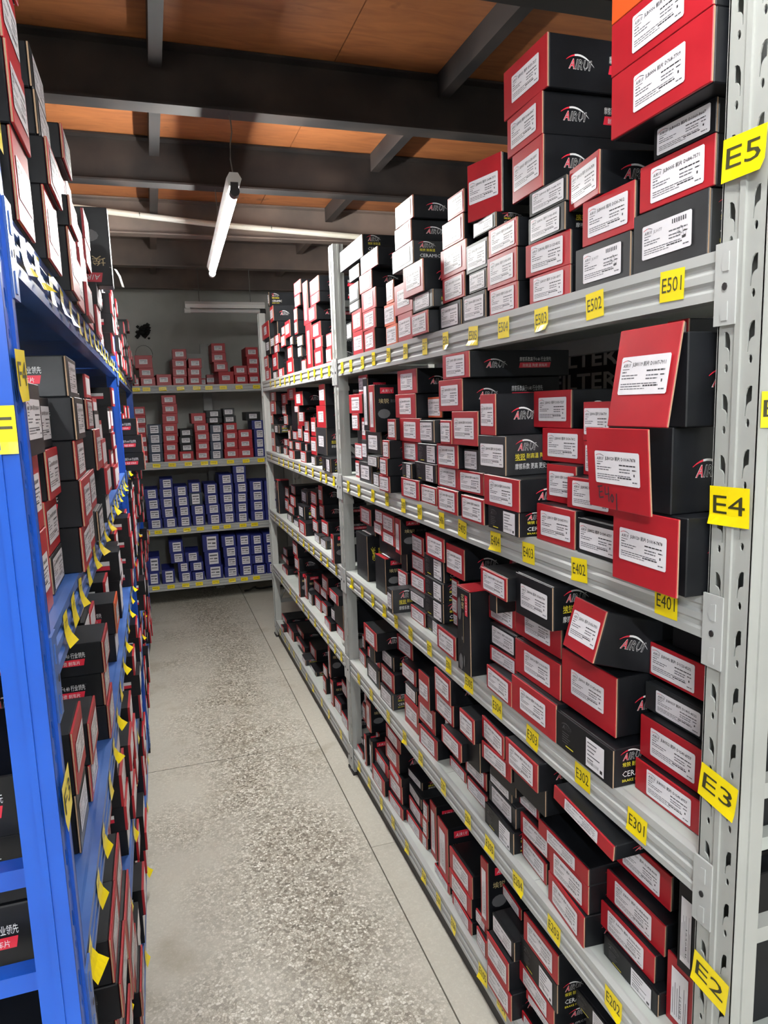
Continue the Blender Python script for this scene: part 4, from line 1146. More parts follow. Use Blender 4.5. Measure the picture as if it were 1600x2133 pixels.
G1 R 5.950 0.7729 0.8715 1.9501 2.0239 12 3
G1 R 5.950 0.7668 0.8686 2.0239 2.1007 12 4
G2 R 5.950 -0.1175 -0.0585 1.2010 1.2761 1 1
G2 R 5.950 -0.1186 -0.0563 1.2761 1.3508 1 2
G2 R 5.950 -0.1196 -0.0575 1.3508 1.4250 1 3
G2 R 5.950 -0.1235 -0.0548 1.4250 1.4989 1 4
G2 R 5.950 -0.1273 -0.0523 1.4989 1.5760 1 5
G2 R 5.950 -0.1317 -0.0495 1.5760 1.6457 1 6
G2 N 5.950 -0.0464 0.0583 1.2010 1.2753 2 1
G2 N 5.950 -0.0476 0.0603 1.2753 1.3490 2 2
G2 N 5.950 -0.0451 0.0624 1.3490 1.4257 2 3
G2 N 5.950 -0.0427 0.0646 1.4257 1.5016 2 4
G2 R 5.950 0.0673 0.1770 1.2010 1.2759 3 1
G2 R 5.950 0.0693 0.1788 1.2759 1.3502 3 2
G2 R 5.950 0.0715 0.1841 1.3502 1.4275 3 3
G2 R 5.950 0.0738 0.1861 1.4275 1.5040 3 4
G2 R 5.950 0.0763 0.1952 1.5040 1.5837 3 5
G2 R 5.950 0.0819 0.1975 1.5837 1.6588 3 6
G2 R 5.950 0.0805 0.1925 1.6588 1.7296 3 7
G2 R 5.950 0.1893 0.2971 1.2010 1.2763 4 1
G2 K 5.950 0.1970 0.2987 1.2763 1.3360 4 2
G2 K 5.950 0.1942 0.2993 1.3360 1.3955 4 3
G2 K 5.950 0.2022 0.3034 1.3955 1.4579 4 4
G2 R 5.950 0.3165 0.4227 1.2010 1.2729 5 1
G2 R 5.950 0.3183 0.4274 1.2729 1.3517 5 2
G2 R 5.950 0.3199 0.4327 1.3517 1.4262 5 3
G2 R 5.950 0.3176 0.4304 1.4262 1.4964 5 4
G2 R 5.950 0.2991 0.4140 1.4964 1.5804 5 5
G2 N 5.950 0.4313 0.5317 1.2010 1.2730 6 1
G2 N 5.950 0.4362 0.5366 1.2730 1.3443 6 2
G2 N 5.950 0.4376 0.5414 1.3443 1.4151 6 3
G2 N 5.950 0.4423 0.5426 1.4151 1.4815 6 4
G2 K 5.950 0.4177 0.5432 1.4967 1.5409 6 5
G2 K 5.950 0.4181 0.5435 1.5409 1.5998 6 6
G2 R 5.950 0.5438 0.6602 1.2010 1.2779 7 1
G2 R 5.950 0.5486 0.6575 1.2779 1.3537 7 2
G2 R 5.950 0.5493 0.6621 1.3537 1.4216 7 3
G2 R 5.950 0.5543 0.6594 1.4216 1.4922 7 4
G2 K 5.950 0.5582 0.6565 1.4922 1.5510 7 5
G2 K 5.950 0.5550 0.6456 1.5510 1.6126 7 6
G2 R 5.950 0.6612 0.7829 1.2010 1.2786 8 1
G2 R 5.950 0.6621 0.7800 1.2786 1.3552 8 2
G2 R 5.950 0.6668 0.7807 1.3552 1.4310 8 3
G2 B 5.950 0.7951 0.8772 1.2010 1.2769 9 1
G2 B 5.950 0.7960 0.8778 1.2769 1.3560 9 2
G2 B 5.950 0.7968 0.8824 1.3560 1.4308 9 3
G2 B 5.950 0.7826 0.8754 1.4308 1.5053 9 4
G2 K 5.950 0.7354 0.8575 1.5053 1.5763 9 5
G3 B 5.950 -0.0989 0.0135 0.6600 0.7397 1 1
G3 B 5.950 -0.1038 0.0084 0.7397 0.8187 1 2
G3 B 5.950 -0.1043 0.0035 0.8187 0.9040 1 3
G3 B 5.950 -0.1086 -0.0044 0.9040 0.9882 1 4
G3 B 5.950 0.0229 0.1262 0.6600 0.7431 2 1
G3 B 5.950 0.0148 0.1143 0.7431 0.8251 2 2
G3 B 5.950 0.0103 0.1130 0.8251 0.9066 2 3
G3 B 5.950 0.0089 0.1187 0.9066 0.9843 2 4
G3 B 5.950 0.0150 0.1174 0.9843 1.0643 2 5
G3 B 5.950 0.1357 0.2402 0.6600 0.7474 3 1
G3 B 5.950 0.1343 0.2353 0.7474 0.8299 3 2
G3 B 5.950 0.1260 0.2338 0.8299 0.9122 3 3
G3 B 5.950 0.1247 0.2284 0.9122 0.9972 3 4
G3 B 5.950 0.2534 0.3523 0.6600 0.7473 4 1
G3 B 5.950 0.2483 0.3543 0.7473 0.8307 4 2
G3 N 5.950 0.2376 0.3417 0.8307 0.9354 4 3
G3 B 5.950 0.2398 0.3343 0.9354 1.0199 4 4
G3 B 5.950 0.3729 0.4806 0.6600 0.7485 5 1
G3 B 5.950 0.3636 0.4787 0.7485 0.8291 5 2
G3 B 5.950 0.3617 0.4691 0.8291 0.9122 5 3
G3 B 5.950 0.3602 0.4668 0.9122 1.0020 5 4
G3 B 5.950 0.4897 0.5990 0.6600 0.7491 6 1
G3 B 5.950 0.4873 0.5969 0.7491 0.8297 6 2
G3 B 5.950 0.4850 0.5979 0.8297 0.9099 6 3
G3 B 5.950 0.4863 0.5990 0.9099 0.9893 6 4
G3 B 5.950 0.4844 0.5967 0.9893 1.0717 6 5
G3 B 5.950 0.6043 0.7081 0.6600 0.7413 7 1
G3 B 5.950 0.6056 0.7090 0.7413 0.8257 7 2
G3 B 5.950 0.6069 0.7101 0.8257 0.9094 7 3
G3 B 5.950 0.6119 0.7149 0.9094 0.9923 7 4
G3 B 5.950 0.6058 0.7088 0.9923 1.0707 7 5
G3 B 5.950 0.6035 0.7097 1.0707 1.1350 7 6
G3 B 5.950 0.7319 0.8486 0.6600 0.7467 8 1
G3 B 5.950 0.7330 0.8456 0.7467 0.8322 8 2
G3 B 5.950 0.7339 0.8463 0.8322 0.9170 8 3
G3 B 5.950 0.7349 0.8433 0.9170 1.0007 8 4
G3 B 5.950 0.8532 0.9639 0.6600 0.7466 9 1
G3 B 5.950 0.8539 0.9645 0.7466 0.8286 9 2
G3 B 5.950 0.8547 0.9649 0.8286 0.9137 9 3
G3 B 5.950 0.8557 0.9657 0.9137 0.9979 9 4
G4 B 5.950 -0.1401 -0.0428 0.1960 0.3011 1 1
G4 B 5.950 -0.1302 -0.0315 0.3011 0.4316 1 2
G4 B 5.950 -0.0233 0.0783 0.1960 0.3134 2 1
G4 B 5.950 0.1090 0.2114 0.1960 0.2799 3 1
G4 B 5.950 0.1074 0.1952 0.2799 0.3615 3 2
G4 B 5.950 0.0566 0.1647 0.3615 0.4481 3 3
G4 B 5.950 0.0492 0.1598 0.4481 0.5454 3 4
G4 B 5.950 0.2168 0.3174 0.1960 0.2723 4 1
G4 B 5.950 0.2044 0.3114 0.2802 0.3563 4 2
G4 B 5.950 0.1707 0.2804 0.3618 0.4434 4 3
G4 B 5.950 0.3286 0.4690 0.1960 0.3116 5 1
G4 B 5.950 0.3256 0.4575 0.3116 0.4327 5 2
G4 B 5.950 0.3174 0.4509 0.4327 0.5751 5 3
G4 B 5.950 0.4819 0.5964 0.1960 0.2862 6 1
G4 B 5.950 0.4869 0.5940 0.2862 0.3711 6 2
G4 B 5.950 0.4811 0.5951 0.3711 0.4596 6 3
G4 B 5.950 0.4721 0.5890 0.4596 0.5553 6 4
G4 B 5.950 0.6092 0.7176 0.1960 0.2900 7 1
G4 B 5.950 0.6026 0.7152 0.2900 0.3719 7 2
G4 B 5.950 0.5999 0.7120 0.3719 0.4568 7 3
G4 B 5.950 0.6017 0.7092 0.4568 0.5522 7 4
G4 B 5.950 0.7270 0.8298 0.1960 0.2819 8 1
G4 B 5.950 0.7165 0.8189 0.2903 0.3669 8 2
G4 B 5.950 0.7139 0.8158 0.3722 0.4551 8 3
G4 B 5.950 0.7148 0.8127 0.4551 0.5422 8 4
G4 B 5.950 0.8384 0.9423 0.1960 0.2863 9 1
G4 B 5.950 0.8273 0.9313 0.2863 0.3680 9 2
G4 B 5.950 0.8244 0.9277 0.3680 0.4567 9 3
G4 B 5.950 0.8215 0.9243 0.4567 0.5486 9 4"""

# ================================================================== boxes
HDR = {0: 'JLB0021 前片 D333-7227', 1: 'JLB0005 前片 D530-7412', 2: 'JLB0052 前片 D1060-8667', 3: 'JLB0005 前片 D684-7571', 4: 'JLB0006 前片 D768-7709',
       5: 'JLB0119 前片 D1007-7911', 6: 'JLB0120 前片 D1014-7878', 7: 'JLB0175 前片 D1060-7953', 8: 'JLB0361 前片 D1056-7953', 9: 'JL0077', 10: 'JLB0361 前片 D1426-8543',
       11: 'JLB0342 前片 D1123-8232', 12: 'JLB0327 前片 D1405-8522', 13: 'JLB0322 前片 D1549-8757', 14: 'JLB0560 前片 D1610-9001', 15: 'JLB0559 前片 D1281-8397',
       16: 'JLB0591 前片 D1498-8698'}
LW, LH = .100, .047
def label_plane(txt, h=.0008):
    p = PL()
    r = .002
    x, z = LW / 2, LH / 2
    p.quad([(-x + r, -z, h), (x - r, -z, h), (x, -z + r, h), (x, z - r, h), (x - r, z, h), (-x + r, z, h), (-x, z - r, h), (-x, -z + r, h)], 0)
    k = h + .0002
    p.text('AIRUI', -.0455, .0105, .0062, 1, .0165, .35, k, .02)
    p.rect(-.0455, .0075, -.031, .0083, 1, k)
    n = 8                                             # small arc over the mark
    for i in range(n):
        a0, a1 = i / n, (i + 1) / n
        f = lambda a: (-.047 + .019 * a, .0145 + .004 * math.sin(math.pi * (.15 + .75 * a)))
        (u0, v0), (u1, v1) = f(a0), f(a1)
        p.quad([(u0, v0, k), (u1, v1, k), (u1, v1 + .0008, k), (u0, v0 + .0008, k)], 3 if i < 4 else 1)
    if txt == 9:
        p.text(HDR[9], -.026, .010, .006, 2, .018, 0, k)
        for i in range(7):                            # stamped dark code and a small line drawing
            p.rect(.012 + i * .0042, .0135, .0145 + i * .0042, .0195, 1 if i % 2 else 2, k)
        for cx, cz, rr in ((.030, .002, .004), (.037, -.003, .003), (.024, -.002, .003)):
            pts = [(cx + rr * math.cos(a), cz + rr * 1.3 * math.sin(a)) for a in [j * math.pi / 6 for j in range(12)]]
            for j in range(12):
                (a, b), (c, d) = pts[j], pts[(j + 1) % 12]
                p.quad([(a, b, k), (c, d, k), (cx + (c - cx) * .85, cz + (d - cz) * .85, k), (cx + (a - cx) * .85, cz + (b - cz) * .85, k)], 2)
        p.rect(.032, -.010, .037, -.0065, 1, k)
    else:
        p.text(HDR[txt], -.0255, .0112, .0064, 1, .0675, 0, k, .020)
    rnd = random.Random(txt)
    def words(u0, u1, v, t, mi):
        u = u0
        while u < u1:
            q = min(u1, u + rnd.uniform(.0035, .009))
            p.rect(u, v, q, v + t, mi, k)
            u = q + .0009
    words(-.0455, -.036, .0035, .0016, 2)
    words(-.0455, -.012, -.0005, .0013, 2)
    words(-.0455, -.018, -.0040, .0013, 2)
    words(.006, .042, .0040, .0018, 1 if txt != 9 else 2)
    words(.006, .030, -.0015, .0015, 2)
    words(.034, .043, -.0015, .0015, 1)
    words(.006, .029, -.0055, .0015, 2)
    words(-.0455, .030, -.0110, .0012, 2)
    words(-.0455, -.002, -.0140, .0011, 2)
    words(.002, .032, -.0140, .0018, 1)
    words(-.0455, .006, -.0170, .0010, 2)
    words(.034, .045, -.0185, .0016, 2)
    p.rect(.037, -.0095, .0395, -.006, 1, k)
    return p
LM = ['label_paper', 'print_black', 'print_grey', 'print_red']
LABEL = {k: label_plane(k).on_front('label', LM) for k in HDR}
def narrow_label():
    p = PL(); x, z = .0235, .05
    p.quad([(-x, -z, .0008), (x, -z, .0008), (x, z, .0008), (-x, z, .0008)], 0)
    p.text('JLB0591', .006, -.04, .008, 1, .045, .0, .001, rot=90)
    rnd = random.Random(3)
    for i in range(6):
        u = -.019 + i * .0062 if i < 4 else .012 + (i - 4) * .005
        p.rect(u, -.042, u + .0014, rnd.uniform(0, .042), 2, .001)
    return p.on_front('label', LM)
NARROW = narrow_label()
def far_label():
    p = PL(); x, z = LW / 2, LH / 2
    p.quad([(-x, -z, .0008), (x, -z, .0008), (x, z, .0008), (-x, z, .0008)], 0)
    p.rect(-.042, .010, .040, .016, 2, .001); p.rect(-.042, -.002, -.005, .002, 2, .001); p.rect(.004, -.004, .040, .002, 2, .001); p.rect(-.042, -.014, .038, -.011, 2, .001)
    return p.on_front('label', LM)
FARLABEL = far_label()
def code_label():
    p = PL(); x, z = .0275, .025
    p.quad([(-x, -z, .0008), (x, -z, .0008), (x, z, .0008), (-x, z, .0008)], 0)
    rnd = random.Random(9)
    for i in range(5):
        p.rect(-.023, .017 - i * .007, rnd.uniform(-.005, .018), .019 - i * .007, 2, .001)
    for i in range(16):
        u = -.023 + i * .0022
        p.rect(u, -.0185, u + rnd.choice([.0006, .0012]), -.013, 1, .001)
    p.rect(.016, -.021, .023, -.015, 1, .001)
    return p.on_front('label', LM)
CODE = code_label()

SM = ['print_white', 'print_red', 'black', 'print_yellow', 'print_gold', 'print_dim']
SM = ['print_white', 'print_red', 'black_card', 'print_yellow', 'print_gold', 'print_dim']
def side_red(slogan=True):
    p = PL()
    logo(p, .040, -.010, .019, .050, 0, 1, 2, 0)
    if slogan:
        p.text('摩擦系数高于0.40 行业领先', .128, .004, .0115, 0, .085)
        p.quad([(.126, -.012, 0), (.209, -.012, 0), (.212, .0005, 0), (.129, .0005, 0)], 1)
        p.text('耐高温 陶瓷 刹车片', .136, -.0095, .0085, 0, .066, 0, .0003)
    return p.on_side('side_print', SM)
def side_black():
    p = PL()
    logo(p, .026, .008, .018, .046, 0, 1, 2, 0)
    p.text('埃锐', .020, -.008, .0125, 3, .024)
    p.text('耐高温 陶瓷', .048, -.006, .010, 3, .052)
    p.rect(.020, -.0098, .046, -.0088, 3)
    p.text('摩擦系数 更高 更安全', .020, -.025, .0115, 0, .085)
    return p.on_side('side_print', SM)
def side_ceramic():
    p = PL()
    logo(p, .016, .011, .015, .042, 0, 1, 2, 0)
    p.text('埃锐 耐高温', .016, .001, .008, 3, .045)
    p.text('CERAMIC', .016, -.015, .013, 0, .060)
    p.text('BRAKE PADS', .016, -.023, .006, 3, .045)
    return p.on_side('side_print', SM)
SIDE = {'R': side_red(), 'K': side_black(), 'Q': side_ceramic()}
def emblem():
    p = PL()
    logo(p, -.022, .008, .011, .030, 5, 5, 2, .0008)
    rnd = random.Random(4)
    for i in range(5):
        p.rect(-.022, .001 - i * .0045, rnd.uniform(-.004, .018), .0022 - i * .0045, 5, .0008)
    p.rect(-.010, -.0225, .016, -.0205, 3, .0008)
    return p.on_front('front_print', SM)
EMBLEM = emblem()
def upright_print():
    """upright show box: red patch with the mark, gold maker's characters, dim pad shapes"""
    p = PL()
    p.quad([(.012, .045, .0008), (.028, .045, .0008), (.028, .098, .0008), (.012, .098, .0008)], 1)
    p.text('AIRUI', .0245, .050, .012, 0, .042, .3, .0011, rot=90)
    p.text('埃锐', .006, .058, .018, 4, .040, 0, .0009, rot=90)
    p.rect(.001, -.03, .0025, .05, 4, .0009)
    for cx, cz, a, b in ((-.022, .055, .012, .030), (-.006, -.02, .005, .005), (.004, -.078, .004, .016), (-.016, -.085, .012, .022)):
        p.quad([(cx + a * math.cos(t * math.pi / 6), cz + b * math.sin(t * math.pi / 6), .0007) for t in range(12)], 5)
    return p.on_front('front_print', SM)
UPRIGHT = upright_print()
def patch_print(col):
    p = PL()
    if col == 'red':
        p.quad([(.018, .050, 0), (.066, .050, 0), (.066, .070, 0), (.018, .070, 0)], 1)
        p.text('AIRUI', .023, .054, .014, 0, .038, .3, .0003)
        p.text('埃锐', .012, .018, .018, 4, .036); p.text('耐高温', .054, .020, .012, 5, .036)
        p.quad([(.03 + .022 * math.cos(t * math.pi / 6), -.018 + .016 * math.sin(t * math.pi / 6), 0) for t in range(12)], 5)
    else:
        p.text('CERAMIC', .030, -.01, .018, 3, .066, .2, 0, rot=90); p.text('埃锐', .055, .02, .016, 3, .03, 0, 0, rot=90)
        for (a, b), (c, d) in zip([(.012, .05), (.030, .0), (.030, -.08)], [(.030, .0), (.030, -.08), (.060, -.09)]):
            p.quad([(a, b, .0002), (a + .0018, b, .0002), (c + .0018, d, .0002), (c, d, .0002)], 3)
        p.quad([(.05 + .018 * math.cos(t * math.pi / 6), -.05 + .02 * math.sin(t * math.pi / 6), 0) for t in range(12)], 5)
    return p.on_side('side_print', SM)
PATCH = {'red': patch_print('red'), 'yellow': patch_print('yellow')}

COLR = {'R': 'red', 'T': 'red', 'K': 'black', 'k': 'plain black', 't': 'black', 'f': 'plain black', 'Q': 'black two-panel', 'O': 'orange', 'N': 'navy', 'B': 'blue', 'Y': 'dark grey',
        'U': 'tall black', 'UY': 'tall black and yellow', 'UR': 'tall black red-topped', 'UK': 'tall black'}
_mesh = {}
def body_mesh(w_, d_, h_, m_):
    key = (round(w_, 3), round(d_, 3), round(h_, 3), m_)
    if key not in _mesh:
        mb = MB(); mb.box(-w_ / 2, w_ / 2, .0, d_, 0, h_)
        _mesh[key] = bevel(mb.mesh('box_body', [m_]), .0016)
    return _mesh[key]
def flap_mesh(w_, h_, m_, t=.004):
    key = ('f', round(w_, 3), round(h_, 3), m_)
    if key not in _mesh:
        mb = MB()
        e = .0008
        mb.box(-w_ / 2 - e * .3, w_ / 2 + e * .3, -t, 0, .0004, h_ - .0002)
        me = mb.mesh('front_flap', [m_, 'cardboard'])
        for p in me.polygons:
            if abs(p.normal.x) > .8:
                p.material_index = 1
        _mesh[key] = bevel(me, .0009)
    return _mesh[key]

FACE = {'E': -math.pi / 2, 'F': -math.pi / 2, 'L': math.pi / 2, 'G': 0.0}
def make_box(row, t, pos, wdt, hgt, dep, o, label, cat='box', group=None, prints=True):
    """pos: world bottom centre of the front face"""
    rng = random.Random(int(round(pos[1] * 1000)) * 7919 + int(round(pos[2] * 1000)) * 31 + ord(row))
    bodym = {'K': 'grey_card' if rng.random() < .5 else 'black_card', 'Q': 'black_card', 'Y': 'grey_card', 'B': 'blue_card', 'N': 'navy_card'}.get(t, 'black_card')
    if 'big' in o or o.get('txt') == 9:
        bodym = 'grey_card'
    flapc = {'R': 'red_card', 'T': 'red_card', 'O': 'orange_card'}.get(t)
    ft = .004 if flapc else 0
    if flapc is None and row != 'G':
        flapc = bodym; ft = .004
    if row == 'G' and t == 'R':
        bodym = 'red_card'; flapc = None; ft = 0
    nm = {'B': 'parts_box', 'N': 'parts_box', 'U': 'tall_box', 'UY': 'tall_box', 'UR': 'tall_box', 'UK': 'tall_box', 'K': 'black_brake_pad_box', 'k': 'black_brake_pad_box', 'f': 'black_brake_pad_box', 'Q': 'black_brake_pad_box', 'Y': 'black_brake_pad_box', 't': 'black_brake_pad_box'}.get(t, 'red_brake_pad_box')
    if row == 'G':
        nm = 'parts_box'
    root = link(nm, body_mesh(wdt, dep - ft, hgt, bodym))
    ang = FACE[row] + math.radians(o.get('yaw', 0) + (rng.gauss(0, 1.3) if 'yaw' not in o and row != 'L' and wdt < .15 and 'flap' not in o else 0))
    sx, sy = math.sin(FACE[row]), -math.cos(FACE[row])      # outward normal
    root.location = (pos[0] - sx * ft, pos[1] - sy * ft, pos[2])
    R = Matrix.Rotation(ang, 3, 'Z') @ Matrix.Rotation(math.radians(o.get('roll', 0)), 3, 'Y')
    if 'pitch' in o and 'flap' not in o:
        R = R @ Matrix.Rotation(math.radians(o['pitch']), 3, 'X')
    root.rotation_euler = R.to_euler()
    tag(root, label, cat, group)
    par = root
    fp = math.radians(o.get('pitch', 0)) if 'flap' in o else 0
    if flapc:
        fm = flap_mesh(wdt, hgt, flapc)
        f = link('front_flap', fm, root, (0, -.0005, 0), (fp, 0, 0))
        if 'flap' in o:
            f.location = (0, -.012 - (.018 if fp > 0 else 0) - max(0.0, -math.sin(fp)) * hgt * .8, 0)
            if fp < 0:
                f.scale = (1, 1, 1.12)
        par = f
    yf = -ft - .0001
    if t in ('k', 'f', 'U', 'UK'):
        pass
    elif t in ('T', 't'):
        link('label', NARROW, par, (0, yf, hgt * .48), (0, 0, 0), (min(1.0, wdt * .62 / .047), 1, hgt * .74 / .10))
    elif t in ('UY', 'UR'):
        link('label', FARLABEL, root, (0, dep * .5, hgt + .001), (-math.pi / 2, 0, 0), (wdt * .8 / LW, 1, dep * .6 / LH))
    elif t == 'Q':
        link('label', CODE, par, (wdt * .22, yf, hgt * .48), (0, 0, 0), (min(1, wdt * .42 / .055), 1, min(1.1, hgt * .86 / .05)))
        link('front_print', EMBLEM, par, (-wdt * .25, yf, hgt * .5), (0, 0, 0), (min(1, wdt * .4 / .046),) * 1 + (1, min(1.1, hgt * .8 / .046)))
    else:
        lw_, lh_ = (.105, .049) if row != 'G' else ((.062, .036) if t in ('R', 'K') else (.078, .052))
        lw_ = min(lw_, wdt * .86); lh_ = min(lh_, hgt * .80)
        if t in ('B', 'N'):
            lw_ = min(wdt * .58, .10); lh_ = hgt * .78
        if 'big' in o:
            lw_, lh_ = wdt * .7, hgt * .66
        dx = wdt * .06 if row == 'G' and t == 'B' else rng.uniform(-.004, .004)
        me = FARLABEL if row == 'G' or not prints else LABEL[int(o['txt']) if 'txt' in o else rng.choice([0, 1, 2, 3, 4, 5, 6, 10, 11, 13, 15, 16])]
        link('label', me, par, (dx, yf, hgt * (.5 if 'flap' not in o else .52)), (0, rng.uniform(-.012, .012), 0), (lw_ / LW, 1, lh_ / LH))
    if t in ('U', 'UK'):
        link('front_print', UPRIGHT, par, (0, yf, hgt * .5), (0, 0, 0), (wdt / .075, 1, hgt / .22))
        tp = MB(); tp.box(-wdt / 2, wdt / 2, -ft, dep - ft, 0, .004)
        link('lid', bevel(tp.mesh('lid', ['red_card']), .001), root, (0, 0, hgt))
    if t == 'UR':
        tp = MB(); tp.box(-wdt / 2, wdt / 2, -ft, .012, 0, .004); link('lid', tp.mesh('lid', ['red_card']), root, (0, 0, hgt - .003))
    if prints and row in 'EFL' and t not in ('k', 'f'):
        if row == 'L':
            kx, ry, oy = -wdt / 2 - .0006, math.pi, dep - ft - .02
        else:
            kx, ry, oy = wdt / 2 + .0006, 0, 0
        if (t in ('R', 'O') or row == 'L') and wdt > .05:
            s = min(1.25, hgt / .062)
            link('side_print', SIDE['R'], root, (kx, oy, hgt * .52), (0, 0, ry), (1, min(1.0, dep / .235), s))
        elif t in ('K', 'Y'):
            link('side_print', SIDE['K'] if (t == 'Y' or rng.random() < .5) else SIDE['Q'], root, (kx, oy, hgt * .52), (0, 0, ry), (1, 1, min(1.2, hgt / .062)))
        elif t == 'Q':
            link('side_print', SIDE['Q'], root, (kx, oy, hgt * .5), (0, 0, ry), (1, 1, min(1.2, hgt / .058)))
        elif t in ('T', 't', 'UR'):
            link('side_print', PATCH['red'], root, (kx, oy, hgt * .5), (0, 0, ry), (1, 1, min(1.1, hgt / .16)))
        elif t == 'UY':
            link('side_print', PATCH['yellow'], root, (kx, oy, hgt * .5), (0, 0, ry), (1, 1, hgt / .22))
    return root

SHELF = {'E5': 'top E5 shelf', 'E4': 'E4 shelf', 'E3': 'E3 shelf', 'E2': 'E2 shelf', 'E1': 'bottom E1 shelf',
         'F5': 'top shelf', 'F4': 'second shelf down', 'F3': 'third shelf down', 'F2': 'fourth shelf down', 'F1': 'bottom shelf',
         'G1': 'top shelf', 'G2': 'second shelf', 'G3': 'third shelf', 'G4': 'bottom shelf'}
rows = [r.split() for r in DATA.strip().split('\n')]
def parse(r):
    o = {}
    if len(r) > 9:
        for kv in r[9].split(','):
            a, b = kv.split('='); o[a] = float(b)
    return r[0], r[1], [float(q) for q in r[2:7]], int(r[7]), int(r[8]), o
for r in rows:
    sh, t, (X, a, b, z0, z1), st, lv, o = parse(r)
    row = sh[0]
    rng = random.Random(int(a * 1e4) + int(z0 * 1e4))
    wdt, hgt = b - a - .0004, z1 - z0 - .0003
    kind = {'T': 'upright brake pad box', 't': 'upright brake pad box', 'B': 'parts box', 'N': 'parts box',
            'U': 'show box', 'UY': 'show box', 'UR': 'show box', 'UK': 'show box'}.get(t, 'brake pad box')
    if row == 'G':
        kind = 'parts box'
    pos = '%s up, %s stack' % (ORD[min(lv, 20) - 1], ORD[min(st, 20) - 1])
    c = COLR[t]
    if 'flap' in o and o.get('pitch', 0):
        kind = 'box with bulging open flap'
    if row == 'E':
        lab = '%s %s, %s from near post, %s' % (c, kind, pos, SHELF[sh])
        grp = 'boxes on the %s, near bay' % SHELF[sh]
    elif row == 'F':
        lab = '%s %s, %s past middle post, %s' % (c, kind, pos, SHELF[sh])
        grp = 'boxes on the %s, far bay' % SHELF[sh]
    else:
        lab = '%s %s, %s from left, far rack %s' % (c, kind, pos, SHELF[sh])
        grp = 'boxes on the far rack %s' % SHELF[sh]
    if row == 'G':
        dep = .26 if X < YB + .2 else .18
        p = ((a + b) / 2, X, z0)
    else:
        dep = rng.uniform(.255, .275) if t not in ('U', 'UK') else .075
        if t in ('UY', 'UR'):
            dep = .085
        if t in ('R', 'K') and X > .755:
            dep = .23
        p = (X, (a + b) / 2, z0)
        dep = o.get('dep', dep)
        dep = min(dep, XR + DEPTH - .035 - X)
    make_box(row, t, p, wdt, hgt, dep, o, lab, 'box', grp)

# ---- left rack: (front x, near y, far y, [(type, height), ...]) per level; the rest filled from a seeded table
LEFT = {5: [(-.128, .935, 1.06, [('R', .105), ('R', .09), ('R', .09), ('R', .10)]),
            (-.122, 1.15, 1.30, [('R', .103), ('R', .066), ('K', .061), ('K', .06)]),
            (-.118, 1.43, 1.57, [('R', .113), ('R', .054), ('R', .06), ('R', .06)]),
            (-.125, 1.60, 1.75, [('R', .10), ('R', .09), ('R', .07)]),
            (-.118, 1.77, 1.93, [('R', .075), ('R', .075), ('R', .06)]),
            (-.125, 2.18, 2.34, [('R', .083), ('K', .06)])],
        4: [(-.155, 1.095, 1.225, [('K', .057), ('R', .080), ('R', .074), ('K', .075)]),
            (-.150, .905, 1.05, [('R', .11), ('R', .10), ('K', .09)]),
            (-.125, 1.235, 1.385, [('R', .076), ('R', .078), ('R', .064), ('K', .070), ('K', .065)]),
            (-.122, 1.80, 1.95, [('K', .068), ('R', .064), ('R', .067), ('K', .07)]),
            (-.137, 2.60, 2.75, [('R', .079), ('R', .06), ('R', .057), ('K', .086)])],
        3: [(-.172, .905, 1.05, [('R', .09), ('R', .09), ('K', .08)]), (-.160, 1.13, 1.27, [('K', .100), ('R', .104)]),
            (-.137, 1.545, 1.695, [('R', .076), ('R', .073), ('R', .07)]), (-.155, 1.29, 1.43, [('R', .07), ('R', .08)]),
            (-.195, 1.88, 2.03, [('R', .06), ('R', .07), ('R', .06)]), (-.148, 2.05, 2.20, [('K', .08), ('O', .09)]), (-.168, 2.24, 2.39, [('R', .10), ('R', .09)]), (-.150, 2.50, 2.63, [('K', .131), ('K', .1)])],
        2: [], 1: []}
rl = random.Random(21)
mb = MB()
def stuff_box(x, y0, y1, z, h, red):
    mb.box(x - .26, x - .006, y0, y1, z, z + h - .0004, 0)
    mb.box(x - .006, x, y0, y1, z + .0004, z + h - .0006, 1 if red else 0)
    mb.box(x, x + .0006, y0 + (y1 - y0) * .1, y1 - (y1 - y0) * .1, z + h * .14, z + h * .86, 2)
    mb.box(x - .10, x - .03, y0 - .0006, y0, z + h * .55, z + h * .7, 3); mb.box(x - .10, x - .03, y0 - .0006, y0, z + h * .4, z + h * .54, 4)
NAME_L = {5: 'top shelf', 4: 'second shelf', 3: 'third shelf', 2: 'fourth shelf', 1: 'bottom shelf'}
